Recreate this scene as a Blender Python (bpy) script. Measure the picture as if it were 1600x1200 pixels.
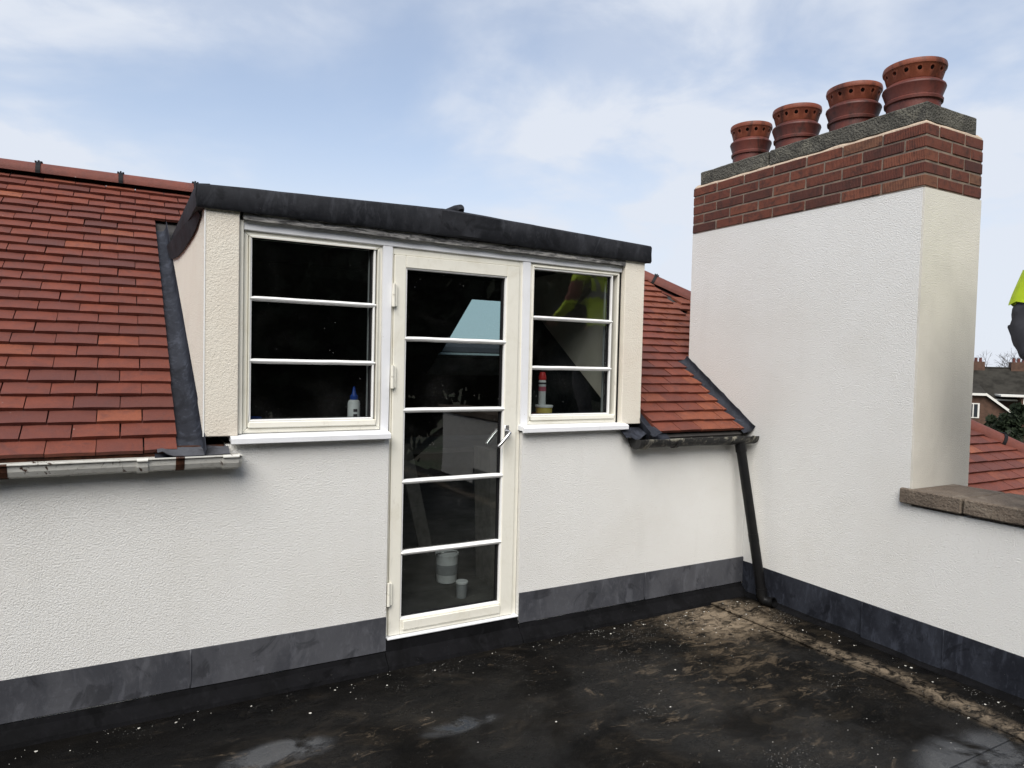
import bpy, bmesh, math, random
from mathutils import Vector, Matrix, Euler, noise
random.seed(7)
for o in list(bpy.data.objects): bpy.data.objects.remove(o, do_unlink=True)
SC = bpy.context.scene
COL = SC.collection
R = math.radians
# ------------------------------------------------------------------ camera
cd = bpy.data.cameras.new('camera'); cam = bpy.data.objects.new('camera', cd); COL.objects.link(cam)
cd.sensor_width = 36.0; cd.lens = 1074.41 / 1600 * 36; cd.clip_start = 0.05; cd.clip_end = 5000
yaw, pit, rol = R(28.9074), R(2.04099), R(-1.35686)
fw = Vector((math.sin(yaw)*math.cos(pit), math.cos(yaw)*math.cos(pit), -math.sin(pit)))
rt = Vector((math.cos(yaw), -math.sin(yaw), 0)); dn = fw.cross(rt)
rt2 = math.cos(rol)*rt + math.sin(rol)*dn; dn2 = -math.sin(rol)*rt + math.cos(rol)*dn
mx = Matrix((rt2, -dn2, -fw)).transposed().to_4x4(); mx.translation = Vector((0, -3.6, 1.6))
cam.matrix_world = mx
SC.camera = cam
SC.render.resolution_x = 1024; SC.render.resolution_y = 768
# ------------------------------------------------------------------ sky, sun, exposure
SUN_EL, SUN_AZ = R(47), R(218)          # azimuth clockwise from +Y: behind the camera, to its left
W = bpy.data.worlds.new('World'); SC.world = W; W.use_nodes = True
nt = W.node_tree; nt.nodes.clear(); N = nt.nodes.new; L = nt.links.new
def wn(t, **k):
    n = N(t)
    for a, b in k.items(): setattr(n, a, b)
    return n
out = wn('ShaderNodeOutputWorld'); bg = wn('ShaderNodeBackground'); bg.inputs[1].default_value = 0.10
sky = wn('ShaderNodeTexSky', sky_type='NISHITA', sun_disc=False, sun_elevation=SUN_EL, sun_rotation=SUN_AZ,
         air_density=1.0, dust_density=0.5, ozone_density=2.0)
tc = wn('ShaderNodeTexCoord'); sep = wn('ShaderNodeSeparateXYZ'); L(tc.outputs['Generated'], sep.inputs[0])
def wmath(op, a, b=None, c=None):
    n = wn('ShaderNodeMath', operation=op)
    for i, v in enumerate((a, b, c)):
        if v is None: continue
        if isinstance(v, (int, float)): n.inputs[i].default_value = v
        else: L(v, n.inputs[i])
    return n.outputs[0]
zz = wmath('ADD', wmath('MAXIMUM', sep.outputs[2], 0.0), 0.22)
cb = wn('ShaderNodeCombineXYZ'); L(wmath('DIVIDE', sep.outputs[0], zz), cb.inputs[0]); L(wmath('DIVIDE', sep.outputs[1], zz), cb.inputs[1])
cb.inputs[2].default_value = 3.7
def wnoise(sc, det, rough, dist, off=0):
    n = wn('ShaderNodeTexNoise'); n.inputs['Scale'].default_value = sc; n.inputs['Detail'].default_value = det
    n.inputs['Roughness'].default_value = rough; n.inputs['Distortion'].default_value = dist
    m = wn('ShaderNodeMapping'); m.inputs['Location'].default_value = (off, off*0.7, off*1.3); L(cb.outputs[0], m.inputs[0]); L(m.outputs[0], n.inputs['Vector'])
    return n.outputs['Fac']
def wramp(v, a, b, lo=0.0, hi=1.0):
    n = wn('ShaderNodeMapRange', interpolation_type='SMOOTHERSTEP'); L(v, n.inputs[0])
    n.inputs[1].default_value = a; n.inputs[2].default_value = b; n.inputs[3].default_value = lo; n.inputs[4].default_value = hi
    return n.outputs[0]
big = wramp(wnoise(0.90, 6, 0.54, 0.35, 4.3), 0.34, 0.64, 0.0, 1.0)
fine = wramp(wnoise(2.6, 8, 0.56, 0.3, 6.1), 0.32, 0.66, 0.30, 1.0)
mask = wmath('MULTIPLY', big, fine)
hz = wramp(sep.outputs[2], 0.02, 0.40, 0.62, 0.0)           # cloud thickens towards the horizon
veil = wmath('MINIMUM', wmath('ADD', wmath('ADD', wmath('MULTIPLY', mask, 0.70), 0.34), hz), 0.97)
mixc = wn('ShaderNodeMix', data_type='RGBA'); L(veil, mixc.inputs[0]); L(sky.outputs[0], mixc.inputs[6])
mixc.inputs[7].default_value = (4.65, 4.95, 5.50, 1)
L(mixc.outputs[2], bg.inputs[0]); L(bg.outputs[0], out.inputs[0])
sd = bpy.data.lights.new('sun', 'SUN'); sd.energy = 2.6; sd.angle = R(45); sd.color = (1.0, 0.95, 0.88)
sun = bpy.data.objects.new('sun', sd); COL.objects.link(sun)
sdir = Vector((math.sin(SUN_AZ)*math.cos(SUN_EL), math.cos(SUN_AZ)*math.cos(SUN_EL), math.sin(SUN_EL)))
sun.rotation_euler = (-sdir).to_track_quat('-Z', 'Y').to_euler(); sun.location = sdir*30
vs = SC.view_settings; vs.view_transform = 'Standard'; vs.look = 'None'; vs.exposure = 0.72; vs.gamma = 1.0; vs.use_curve_mapping = False
# ------------------------------------------------------------------ material helpers
MATS = {}
class G:
    def __init__(s, name):
        s.m = bpy.data.materials.new(name); s.m.use_nodes = True; s.t = s.m.node_tree; s.t.nodes.clear()
        s.o = s.n('ShaderNodeOutputMaterial'); s.tc = s.n('ShaderNodeTexCoord'); s.oi = None
        MATS[name] = s.m
    def n(s, t, **k):
        x = s.t.nodes.new(t)
        for a, b in k.items(): setattr(x, a, b)
        return x
    def l(s, a, b): s.t.links.new(a, b)
    def put(s, sock, v):
        if v is None: return
        if isinstance(v, bpy.types.NodeSocket): s.l(v, sock)
        elif isinstance(v, (tuple, list)):
            sock.default_value = (*v, 1) if len(v) == 3 and sock.type == 'RGBA' else v
        else: sock.default_value = v
    def info(s):
        if not s.oi: s.oi = s.n('ShaderNodeObjectInfo')
        return s.oi.outputs['Random']
    def co(s, scale=(1, 1, 1), rnd=False, loc=(0, 0, 0)):
        m = s.n('ShaderNodeMapping'); m.inputs['Scale'].default_value = scale; m.inputs['Location'].default_value = loc
        s.l(s.tc.outputs['Object'], m.inputs[0])
        if rnd:
            v = s.n('ShaderNodeVectorMath', operation='ADD'); s.l(m.outputs[0], v.inputs[0])
            c = s.n('ShaderNodeCombineXYZ')
            q = s.math('MULTIPLY', s.info(), 57.0)
            for i in range(3): s.l(q, c.inputs[i])
            s.l(c.outputs[0], v.inputs[1]); return v.outputs[0]
        return m.outputs[0]
    def math(s, op, a, b=None, c=None, clamp=False):
        x = s.n('ShaderNodeMath', operation=op, use_clamp=clamp)
        for i, v in enumerate((a, b, c)): s.put(x.inputs[i], v)
        return x.outputs[0]
    def noise(s, sc, det=4, rough=0.55, dist=0.0, co=None, col=False):
        x = s.n('ShaderNodeTexNoise'); x.inputs['Scale'].default_value = sc; x.inputs['Detail'].default_value = det
        x.inputs['Roughness'].default_value = rough; x.inputs['Distortion'].default_value = dist
        s.l(co if co is not None else s.tc.outputs['Object'], x.inputs['Vector'])
        return x.outputs['Color' if col else 'Fac']
    def vor(s, sc, co=None, out='Distance', rand=1.0):
        x = s.n('ShaderNodeTexVoronoi'); x.inputs['Scale'].default_value = sc; x.inputs['Randomness'].default_value = rand
        s.l(co if co is not None else s.tc.outputs['Object'], x.inputs['Vector']); return x.outputs[out]
    def ramp(s, v, a, b, lo=0.0, hi=1.0):
        x = s.n('ShaderNodeMapRange', interpolation_type='SMOOTHSTEP'); s.l(v, x.inputs[0])
        for i, q in enumerate((a, b, lo, hi)): x.inputs[i+1].default_value = q
        return x.outputs[0]
    def mix(s, f, a, b, mode='MIX'):
        x = s.n('ShaderNodeMix', data_type='RGBA', blend_type=mode); s.put(x.inputs[0], f)
        for i, v in ((6, a), (7, b)): s.put(x.inputs[i], v)
        return x.outputs[2]
    def cramp(s, v, stops):
        x = s.n('ShaderNodeValToRGB'); s.l(v, x.inputs[0]); e = x.color_ramp.elements
        while len(e) < len(stops): e.new(0.5)
        for i, (p, c) in enumerate(stops): e[i].position = p; e[i].color = (*c, 1)
        return x.outputs[0]
    def bump(s, h, dist=0.003, st=1.0, prev=None):
        x = s.n('ShaderNodeBump'); x.inputs['Strength'].default_value = st; x.inputs['Distance'].default_value = dist
        s.l(h, x.inputs['Height'])
        if prev is not None: s.l(prev, x.inputs['Normal'])
        return x.outputs[0]
    def bsdf(s, col, rough=0.6, normal=None, metal=0.0, spec=0.5, **k):
        x = s.n('ShaderNodeBsdfPrincipled'); s.put(x.inputs['Base Color'], col); s.put(x.inputs['Roughness'], rough)
        s.put(x.inputs['Metallic'], metal); s.put(x.inputs['Specular IOR Level'], spec)
        if normal is not None: s.l(normal, x.inputs['Normal'])
        for a, b in k.items(): s.put(x.inputs[a], b)
        return x.outputs[0]
    def done(s, sh): s.l(sh, s.o.inputs[0]); return s.m
def m_render(name, base, warm, amt=0.5, rel=0.007):
    g = G(name)
    h = g.math('ADD', g.noise(125, 3, 0.65), g.math('MULTIPLY', g.noise(300, 2, 0.5), 0.5))
    st = g.ramp(g.noise(1.1, 5, 0.6, 0.3), 0.40, 0.75)
    c = g.mix(g.math('MULTIPLY', st, amt), base, warm)
    sp = g.ramp(g.noise(2.5, 5, 0.65, 0.4, g.co((3.0, 3.0, 0.35))), 0.52, 0.80)      # faint vertical weathering
    c = g.mix(g.math('MULTIPLY', sp, 0.16*amt), c, tuple(v*0.72 for v in warm))
    pit_ = g.ramp(h, 0.44, 0.60)
    c = g.mix(g.math('SUBTRACT', 1.0, pit_), c, tuple(v*0.80 for v in base))
    dots = g.ramp(g.vor(28), 0.0, 0.055, 1.0, 0.0)
    dots = g.math('MULTIPLY', dots, g.ramp(g.noise(6, 2), 0.56, 0.66))
    c = g.mix(g.math('MULTIPLY', dots, 0.65), c, (0.25, 0.23, 0.19))
    return g.done(g.bsdf(c, 0.85, g.bump(h, rel, 1.0), spec=0.25))
m_render('white_render', (0.82, 0.815, 0.785), (0.75, 0.735, 0.69), 0.6)
m_render('cream_render', (0.79, 0.745, 0.645), (0.71, 0.63, 0.53), 0.9, 0.0045)
m_render('stained_render', (0.74, 0.71, 0.63), (0.60, 0.575, 0.51), 1.0, 0.005)
def m_lead(name, dark, light, rough=0.42, streak=1.0, spec=0.3):
    g = G(name)
    a = g.noise(3.5, 6, 0.62, 0.6, g.co((1, 1, 0.6)))
    b = g.noise(11, 6, 0.65, 0.8, g.co((1, 1, 0.35), loc=(3, 1, 5)))
    c = g.mix(g.ramp(a, 0.40, 0.60), dark, light)
    c = g.mix(g.math('MULTIPLY', g.ramp(g.noise(30, 6, 0.75, 0.6, g.co((1, 1, 0.5), loc=(1, 8, 3))), 0.50, 0.66), 0.5*streak), c, tuple(v*1.7 for v in light))
    c = g.mix(g.math('MULTIPLY', g.ramp(b, 0.54, 0.66), 0.55*streak), c, tuple(min(1, v*2.0) for v in light))
    c = g.mix(g.math('MULTIPLY', g.ramp(g.noise(5, 5, 0.6, 1.2, g.co(loc=(9, 2, 1))), 0.58, 0.66), 0.6), c, tuple(v*0.45 for v in dark))
    dust = g.math('MULTIPLY', g.ramp(g.vor(55), 0.0, 0.06, 1, 0), g.ramp(g.noise(7, 2), 0.55, 0.65))
    c = g.mix(dust, c, (0.45, 0.44, 0.40))
    nb = g.bump(g.noise(9, 4, 0.6, 0.5), 0.006, 0.5)
    return g.done(g.bsdf(c, g.ramp(a, 0.3, 0.7, rough, rough+0.2), g.bump(g.noise(60, 3), 0.001, 0.4, nb), spec=spec))
m_lead('lead_weathered', (0.046, 0.048, 0.056), (0.070, 0.072, 0.081), 0.5, 0.55)
m_lead('lead_dark', (0.014, 0.0155, 0.021), (0.026, 0.029, 0.038), 0.5, 1.1, 0.16)
m_lead('lead_fascia', (0.012, 0.013, 0.016), (0.023, 0.024, 0.028), 0.6, 0.9, 0.16)
m_lead('bitumen_skirt', (0.004, 0.004, 0.0045), (0.007, 0.007, 0.008), 0.75, 0.6, 0.08)
def m_tile(name='clay_tile', stops=None, rough=0.62):
    g = G(name)
    stops = stops or [(0.0, (0.098, 0.036, 0.029)), (0.12, (0.132, 0.041, 0.029)), (0.5, (0.165, 0.046, 0.029)), (0.9, (0.190, 0.053, 0.031)), (0.97, (0.24, 0.074, 0.038)), (1.0, (0.30, 0.098, 0.048))]
    c = g.cramp(g.info(), stops)
    co = g.co(rnd=True)
    c = g.mix(g.ramp(g.noise(14, 5, 0.6, 0.4, co), 0.35, 0.75, 0.0, 0.55), c, (0.10, 0.034, 0.028))
    c = g.mix(g.ramp(g.noise(34, 6, 0.75, 0.8, co), 0.52, 0.70, 0, 0.45), c, (0.075, 0.030, 0.027))
    c = g.mix(g.ramp(g.noise(220, 2, 0.6, 0, co), 0.55, 0.75, 0, 0.4), c, (0.06, 0.022, 0.018))
    sp = g.math('MULTIPLY', g.ramp(g.vor(16, co), 0.0, 0.07, 1, 0), g.ramp(g.noise(3, 2, 0.5, 0, co), 0.56, 0.60))
    c = g.mix(sp, c, (0.55, 0.50, 0.45))
    drk = g.ramp(g.noise(5, 7, 0.75, 1.2, co), 0.54, 0.66, 0, 0.5)
    c = g.mix(drk, c, (0.085, 0.036, 0.031))
    return g.done(g.bsdf(c, rough, g.bump(g.math('ADD', g.noise(150, 4, 0.7, 0, co), g.math('MULTIPLY', g.noise(18, 4, 0.6, 0, co), 1.5)), 0.003, 0.9), spec=0.3))
m_tile()
m_tile('ridge_clay', [(0.0, (0.150, 0.045, 0.031)), (1.0, (0.18, 0.052, 0.034))], 0.6)
g = G('brick_clay')
c = g.cramp(g.info(), [(0.0, (0.085, 0.038, 0.031)), (0.15, (0.14, 0.050, 0.036)), (0.6, (0.205, 0.070, 0.044)), (0.9, (0.235, 0.088, 0.054)), (1.0, (0.20, 0.115, 0.07))])
co = g.co(rnd=True)
c = g.mix(g.ramp(g.noise(18, 5, 0.7, 0.5, co), 0.42, 0.7, 0, 0.75), c, (0.055, 0.032, 0.028))
wv = g.n('ShaderNodeTexWave', wave_type='BANDS', bands_direction='X'); wv.inputs['Scale'].default_value = 32; wv.inputs['Distortion'].default_value = 1.6; wv.inputs['Detail'].default_value = 2
wm = g.n('ShaderNodeMapping'); wm.inputs['Rotation'].default_value = (0, 0, R(45)); wm.inputs['Scale'].default_value = (1.4, 1.4, 0.25); g.l(g.tc.outputs['Object'], wm.inputs[0]); g.l(wm.outputs[0], wv.inputs['Vector'])
c = g.mix(g.ramp(wv.outputs['Fac'], 0.0, 0.6, 0.45, 0.0), c, (0.05, 0.02, 0.018))
c = g.mix(g.math('MULTIPLY', g.ramp(g.vor(60, co), 0, 0.1, 1, 0), g.ramp(g.noise(9, 3, 0.5, 0, co), 0.52, 0.6)), c, (0.45, 0.38, 0.30))
g.done(g.bsdf(c, 0.85, g.bump(g.math('ADD', wv.outputs['Fac'], g.noise(120, 4, 0.7, 0, co)), 0.0028, 0.8), spec=0.2))
g = G('lime_mortar')
c = g.mix(g.ramp(g.noise(14, 5, 0.6), 0.35, 0.7), (0.25, 0.195, 0.15), (0.15, 0.12, 0.10)); g.done(g.bsdf(c, 0.9, g.bump(g.noise(90, 4), 0.004, 0.8), spec=0.2))
g = G('pale_mortar')
c = g.mix(g.ramp(g.noise(10, 5, 0.6), 0.35, 0.7), (0.56, 0.45, 0.34), (0.42, 0.33, 0.25)); g.done(g.bsdf(c, 0.9, g.bump(g.noise(70, 4), 0.005, 0.8), spec=0.2))
def m_conc(name, a, b, lich, rel=0.010):
    g = G(name)
    c = g.mix(g.ramp(g.noise(7, 6, 0.7, 0.4), 0.35, 0.7), a, b)
    c = g.mix(g.ramp(g.noise(4, 6, 0.7, 0.8, g.co(loc=(4, 4, 2))), 0.52, 0.66, 0, 0.7), c, lich)
    c = g.mix(g.ramp(g.vor(75), 0.12, 0.35, 0.75, 0.0), c, tuple(v*0.35 for v in a))
    c = g.mix(g.ramp(g.vor(95, g.co(loc=(7, 1, 0))), 0.05, 0.20, 0.8, 0.0), c, (0.36, 0.34, 0.29))
    g.done(g.bsdf(c, 0.92, g.bump(g.math('ADD', g.noise(45, 5, 0.7), g.math('MULTIPLY', g.vor(80), 0.8)), rel, 0.9), spec=0.2))
m_conc('old_concrete', (0.115, 0.110, 0.092), (0.06, 0.058, 0.05), (0.20, 0.19, 0.15))
m_conc('coping_concrete', (0.17, 0.135, 0.105), (0.11, 0.088, 0.07), (0.24, 0.20, 0.155), 0.004)
def m_pot(name, a, b):
    g = G(name); co = g.co(rnd=True)
    c = g.mix(g.ramp(g.noise(6, 6, 0.6, 0.4, co), 0.3, 0.7), a, b)
    c = g.mix(g.ramp(g.noise(9, 5, 0.7, 0.6, g.co((1, 1, 0.4), rnd=True)), 0.46, 0.70, 0, 0.85), c, (0.034, 0.016, 0.013))
    g.done(g.bsdf(c, 0.55, g.bump(g.noise(80, 4), 0.002, 0.5), spec=0.4))
m_pot('pot_red', (0.135, 0.034, 0.023), (0.085, 0.023, 0.018)); m_pot('pot_orange', (0.25, 0.070, 0.033), (0.19, 0.050, 0.026))
g = G('pot_inner_dark'); g.done(g.bsdf(g.mix(g.noise(20), (0.006, 0.005, 0.005), (0.02, 0.014, 0.012)), 0.95, spec=0.1))  # near-black colour that keeps the inside of the pots dark
def m_paint(name, base, dirt, amt, rough=0.42):
    g = G(name)
    d = g.ramp(g.noise(5, 7, 0.7, 0.6), 0.46, 0.80)
    c = g.mix(g.math('MULTIPLY', d, amt), base, dirt)
    d2 = g.ramp(g.noise(26, 5, 0.7, 0.6, g.co((1, 1, 0.3))), 0.58, 0.78)
    c = g.mix(g.math('MULTIPLY', d2, amt*0.7), c, tuple(v*0.6 for v in dirt))
    dots = g.math('MULTIPLY', g.ramp(g.vor(26), 0.0, 0.07, 1, 0), g.ramp(g.noise(4, 2), 0.57, 0.62))
    c = g.mix(dots, c, (0.10, 0.06, 0.035))
    g.done(g.bsdf(c, rough, g.bump(g.noise(35, 4, 0.6), 0.0015, 0.5), spec=0.4))
m_paint('cream_paint', (0.80, 0.78, 0.69), (0.58, 0.54, 0.42), 0.45)
m_paint('white_upvc', (0.80, 0.81, 0.83), (0.62, 0.62, 0.60), 0.30, 0.35)
m_paint('white_bead', (0.84, 0.84, 0.82), (0.66, 0.65, 0.6), 0.25, 0.35)
g = G('bare_timber')
wco = g.co((1.6, 3, 9))
c = g.cramp(g.noise(7, 7, 0.7, 0.8, wco), [(0.36, (0.03, 0.029, 0.028)), (0.46, (0.15, 0.147, 0.145)), (0.58, (0.36, 0.35, 0.335)), (0.70, (0.55, 0.53, 0.47))])
g.done(g.bsdf(c, 0.9, g.bump(g.noise(9, 7, 0.7, 0.8, wco), 0.006, 0.9), spec=0.2))
g = G('black_rubber'); g.done(g.bsdf(g.mix(g.noise(30), (0.005, 0.005, 0.006), (0.010, 0.010, 0.011)), 0.6, spec=0.2))
g = G('satin_steel'); g.done(g.bsdf(g.mix(g.noise(40), (0.55, 0.55, 0.55), (0.65, 0.65, 0.66)), 0.28, metal=1.0))
def m_glass(name, tint, refl=1.0, specks=True):
    g = G(name)
    lw = g.n('ShaderNodeLayerWeight'); lw.inputs[0].default_value = 0.5
    f2 = g.math('MULTIPLY', g.math('ADD', g.math('MULTIPLY', g.math('POWER', lw.outputs['Facing'], 5.0), 0.957), 0.043), 2.15*refl, clamp=True)   # two-sided Schlick
    tr = g.n('ShaderNodeBsdfTransparent'); tr.inputs[0].default_value = (*tint, 1)
    gl = g.n('ShaderNodeBsdfGlossy'); gl.inputs['Roughness'].default_value = 0.012; gl.inputs[0].default_value = (1, 1, 1, 1)
    b = g.bump(g.noise(1.4, 2, 0.5), 0.004, 0.35); g.l(b, gl.inputs['Normal'])
    ms = g.n('ShaderNodeMixShader'); g.l(f2, ms.inputs[0]); g.l(tr.outputs[0], ms.inputs[1]); g.l(gl.outputs[0], ms.inputs[2])
    if not specks: return g.done(ms.outputs[0])
    v = g.vor(46); sz = g.noise(11, 2, 0.5)
    th = g.ramp(sz, 0.42, 0.74, 0.0, 0.075)
    k = g.math('LESS_THAN', v, th)
    film = g.ramp(g.noise(2.2, 5, 0.6, 0.8), 0.45, 0.8, 0.001, 0.012)
    smear = g.math('ADD', g.math('MULTIPLY', k, 0.55), film, clamp=True)
    df = g.n('ShaderNodeBsdfDiffuse'); df.inputs[0].default_value = (0.72, 0.72, 0.70, 1)
    m2 = g.n('ShaderNodeMixShader'); g.l(smear, m2.inputs[0]); g.l(ms.outputs[0], m2.inputs[1]); g.l(df.outputs[0], m2.inputs[2])
    return g.done(m2.outputs[0])
m_glass('window_glass', (0.66, 0.70, 0.69)); m_glass('rooflight_glass', (0.60, 0.80, 0.80), 0.6, False)
# --- roofing felt of the terrace: black bitumen, dried brown silt, wet patches with a painted pale reflection, white specks (object space = world space)
g = G('roofing_felt')
P = g.tc.outputs['Object']
def blob(x, y, rx, ry):
    m = g.n('ShaderNodeMapping'); m.inputs['Location'].default_value = (-x/rx, -y/ry, 0); m.inputs['Scale'].default_value = (1/rx, 1/ry, 0); g.l(P, m.inputs[0])
    v = g.n('ShaderNodeVectorMath', operation='LENGTH'); g.l(m.outputs[0], v.inputs[0]); return g.ramp(v.outputs['Value'], 0.2, 1.0, 1.0, 0.0)
sweep = g.co((1.0, 1.8, 1.0))
base = g.mix(g.ramp(g.noise(2.2, 6, 0.65, 0.6, sweep), 0.35, 0.7), (0.0022, 0.0021, 0.0020), (0.0075, 0.0066, 0.0056))
film = g.noise(3.0, 9, 0.74, 0.9, sweep); film2 = g.noise(8.0, 10, 0.80, 0.9, g.co((0.7, 1.7, 1), loc=(2, 5, 0)))
near = g.math('ADD', g.math('MULTIPLY', blob(3.25, -0.45, 1.25, 0.75), 0.10), g.math('MULTIPLY', blob(2.7, -1.25, 1.3, 0.8), 0.065))
near = g.math('ADD', near, g.math('MULTIPLY', blob(0.6, -0.75, 0.9, 0.45), 0.06))
c = g.mix(g.math('MULTIPLY', g.ramp(g.math('ADD', film, near), 0.52, 0.70), 0.5), base, (0.030, 0.024, 0.017))
k2 = g.math('MULTIPLY', g.ramp(g.math('ADD', film2, near), 0.595, 0.655), g.ramp(g.math('ADD', g.noise(1.6, 4, 0.6, 0.4, g.co(loc=(5, 3, 0))), near), 0.46, 0.60))
c = g.mix(g.math('MULTIPLY', k2, 0.62), c, (0.105, 0.080, 0.054))
sx = g.n('ShaderNodeSeparateXYZ'); g.l(P, sx.inputs[0])
band = g.math('SUBTRACT', 1.0, g.math('DIVIDE', g.math('ABSOLUTE', g.math('SUBTRACT', sx.outputs[0], g.math('ADD', g.math('MULTIPLY', g.noise(2.0, 4), 0.30), 3.52))), 0.11), clamp=True)
corner = g.math('MULTIPLY', blob(3.45, -0.30, 0.55, 0.42), 0.9)
silt = g.math('MULTIPLY', g.math('MAXIMUM', g.math('MULTIPLY', band, 0.8), corner), g.ramp(g.noise(13, 8, 0.75, 0.9, g.co((1, 1.3, 1))), 0.40, 0.60))
c = g.mix(silt, c, (0.26, 0.205, 0.145))
vd = g.vor(24, g.co(loc=(1, 7, 0))); sp = g.math('LESS_THAN', vd, g.ramp(g.noise(4.0, 3, 0.6), 0.44, 0.72, 0.0, 0.085))
vd2 = g.vor(80, g.co(loc=(3, 2, 0))); sp2 = g.math('LESS_THAN', vd2, g.ramp(g.noise(2.2, 4, 0.6), 0.46, 0.70, 0.0, 0.15))
c = g.mix(g.math('MAXIMUM', sp, g.math('MULTIPLY', sp2, 0.7)), c, (0.60, 0.58, 0.54))
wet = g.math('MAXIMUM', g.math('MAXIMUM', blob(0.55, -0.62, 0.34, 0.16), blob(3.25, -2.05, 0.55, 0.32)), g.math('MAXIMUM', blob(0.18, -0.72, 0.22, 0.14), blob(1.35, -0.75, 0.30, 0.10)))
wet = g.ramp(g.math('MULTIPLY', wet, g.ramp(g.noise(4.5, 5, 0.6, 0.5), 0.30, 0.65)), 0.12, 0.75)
c = g.mix(g.math('MULTIPLY', wet, 0.6), c, (0.055, 0.06, 0.068))  # pale blue-grey painted into the wet patches in place of reflected sky
damp = g.ramp(g.noise(1.3, 4, 0.6, 0.5, g.co(loc=(4, 1, 0))), 0.42, 0.62)
rough = g.math('SUBTRACT', g.ramp(film2, 0.35, 0.7, 0.50, 0.85), g.math('MULTIPLY', damp, 0.34))
rough = g.math('SUBTRACT', rough, g.math('MULTIPLY', wet, 0.36), clamp=True)
h = g.math('MULTIPLY', g.math('ADD', g.noise(170, 4, 0.7), g.math('MULTIPLY', g.noise(14, 5, 0.65), 1.6)), g.math('SUBTRACT', 1.0, g.math('MULTIPLY', wet, 0.85)))
g.done(g.bsdf(c, rough, g.bump(h, 0.006, 0.7), spec=g.math('ADD', g.math('ADD', g.math('MULTIPLY', wet, 0.55), 0.07), g.math('MULTIPLY', damp, 0.20))))
def m_iron(name, paint, worn, rust, a, b):
    g = G(name)
    n1 = g.noise(6, 7, 0.7, 0.8); n2 = g.noise(22, 6, 0.7, 0.7)
    c = g.mix(g.ramp(n2, 0.5, 0.72), paint, worn)
    c = g.mix(g.ramp(n1, a, b), c, rust)
    g.done(g.bsdf(c, 0.6, g.bump(n2, 0.004, 0.7), spec=0.35))
m_iron('white_iron', (0.66, 0.65, 0.60), (0.50, 0.48, 0.43), (0.055, 0.022, 0.012), 0.60, 0.63)
m_iron('black_iron_lichen', (0.018, 0.018, 0.018), (0.12, 0.11, 0.09), (0.34, 0.32, 0.26), 0.55, 0.66)
g = G('rust'); g.done(g.bsdf(g.mix(g.ramp(g.noise(14, 6, 0.7), 0.35, 0.65), (0.03, 0.013, 0.009), (0.085, 0.034, 0.018)), 0.9, g.bump(g.noise(50, 4), 0.003), spec=0.2))
g = G('black_pipe'); g.done(g.bsdf(g.mix(g.ramp(g.noise(9, 5), 0.45, 0.75), (0.005, 0.005, 0.0055), (0.010, 0.0095, 0.009)), 0.42, g.bump(g.noise(30), 0.001, 0.4), spec=0.22))
def plain(name, col, rough=0.5, var=0.15, metal=0.0, sc=18, spec=0.4):
    g = G(name); c = g.mix(g.ramp(g.noise(sc, 5, 0.6), 0.35, 0.7), col, tuple(v*(1-var) for v in col))
    return g.done(g.bsdf(c, rough, metal=metal, spec=spec))
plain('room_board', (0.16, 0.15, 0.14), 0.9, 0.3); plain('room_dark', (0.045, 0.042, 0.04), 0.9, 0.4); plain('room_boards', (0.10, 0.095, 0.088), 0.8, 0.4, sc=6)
plain('plastic_blue', (0.012, 0.06, 0.33), 0.4); plain('plastic_white', (0.72, 0.73, 0.74), 0.4); plain('plastic_yellow', (0.62, 0.50, 0.13), 0.4)
plain('plastic_grey', (0.32, 0.33, 0.34), 0.35); plain('plastic_red', (0.55, 0.03, 0.03), 0.4); plain('label_dark', (0.05, 0.04, 0.05), 0.5); plain('label_pink', (0.55, 0.14, 0.2), 0.5)
plain('hivis', (0.56, 0.74, 0.02), 0.7, 0.12); plain('hivis_band', (0.22, 0.23, 0.22), 0.35); plain('work_trousers', (0.055, 0.055, 0.062), 0.9, 0.4); plain('rust_sleeve', (0.16, 0.045, 0.03), 0.85)
plain('skin', (0.50, 0.28, 0.20), 0.55, 0.12); plain('hair', (0.035, 0.022, 0.015), 0.7, 0.4); plain('boots', (0.06, 0.038, 0.022), 0.6)
plain('slate_roof', (0.040, 0.037, 0.031), 0.9, 0.5, sc=1.2, spec=0.08); plain('far_brick', (0.10, 0.055, 0.036), 0.9, 0.35, sc=3); plain('far_white', (0.72, 0.70, 0.64), 0.6); plain('far_glass', (0.03, 0.035, 0.04), 0.12)
plain('bark', (0.05, 0.042, 0.035), 0.9, 0.4); plain('twig', (0.055, 0.045, 0.04), 0.9, 0.3)
g = G('evergreen_leaf'); g.done(g.bsdf(g.cramp(g.noise(0.9, 4, 0.6), [(0.3, (0.009, 0.015, 0.008)), (0.55, (0.018, 0.027, 0.012)), (0.75, (0.034, 0.044, 0.018))]), 0.7, spec=0.25))
g = G('ground_grass'); g.done(g.bsdf(g.mix(g.ramp(g.noise(0.15, 6, 0.6), 0.4, 0.6), (0.045, 0.065, 0.025), (0.085, 0.075, 0.05)), 0.95))
g = G('far_wood'); g.done(g.bsdf(g.mix(g.ramp(g.noise(0.25, 6, 0.7), 0.35, 0.65), (0.035, 0.036, 0.034), (0.065, 0.058, 0.05)), 0.95))
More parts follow.
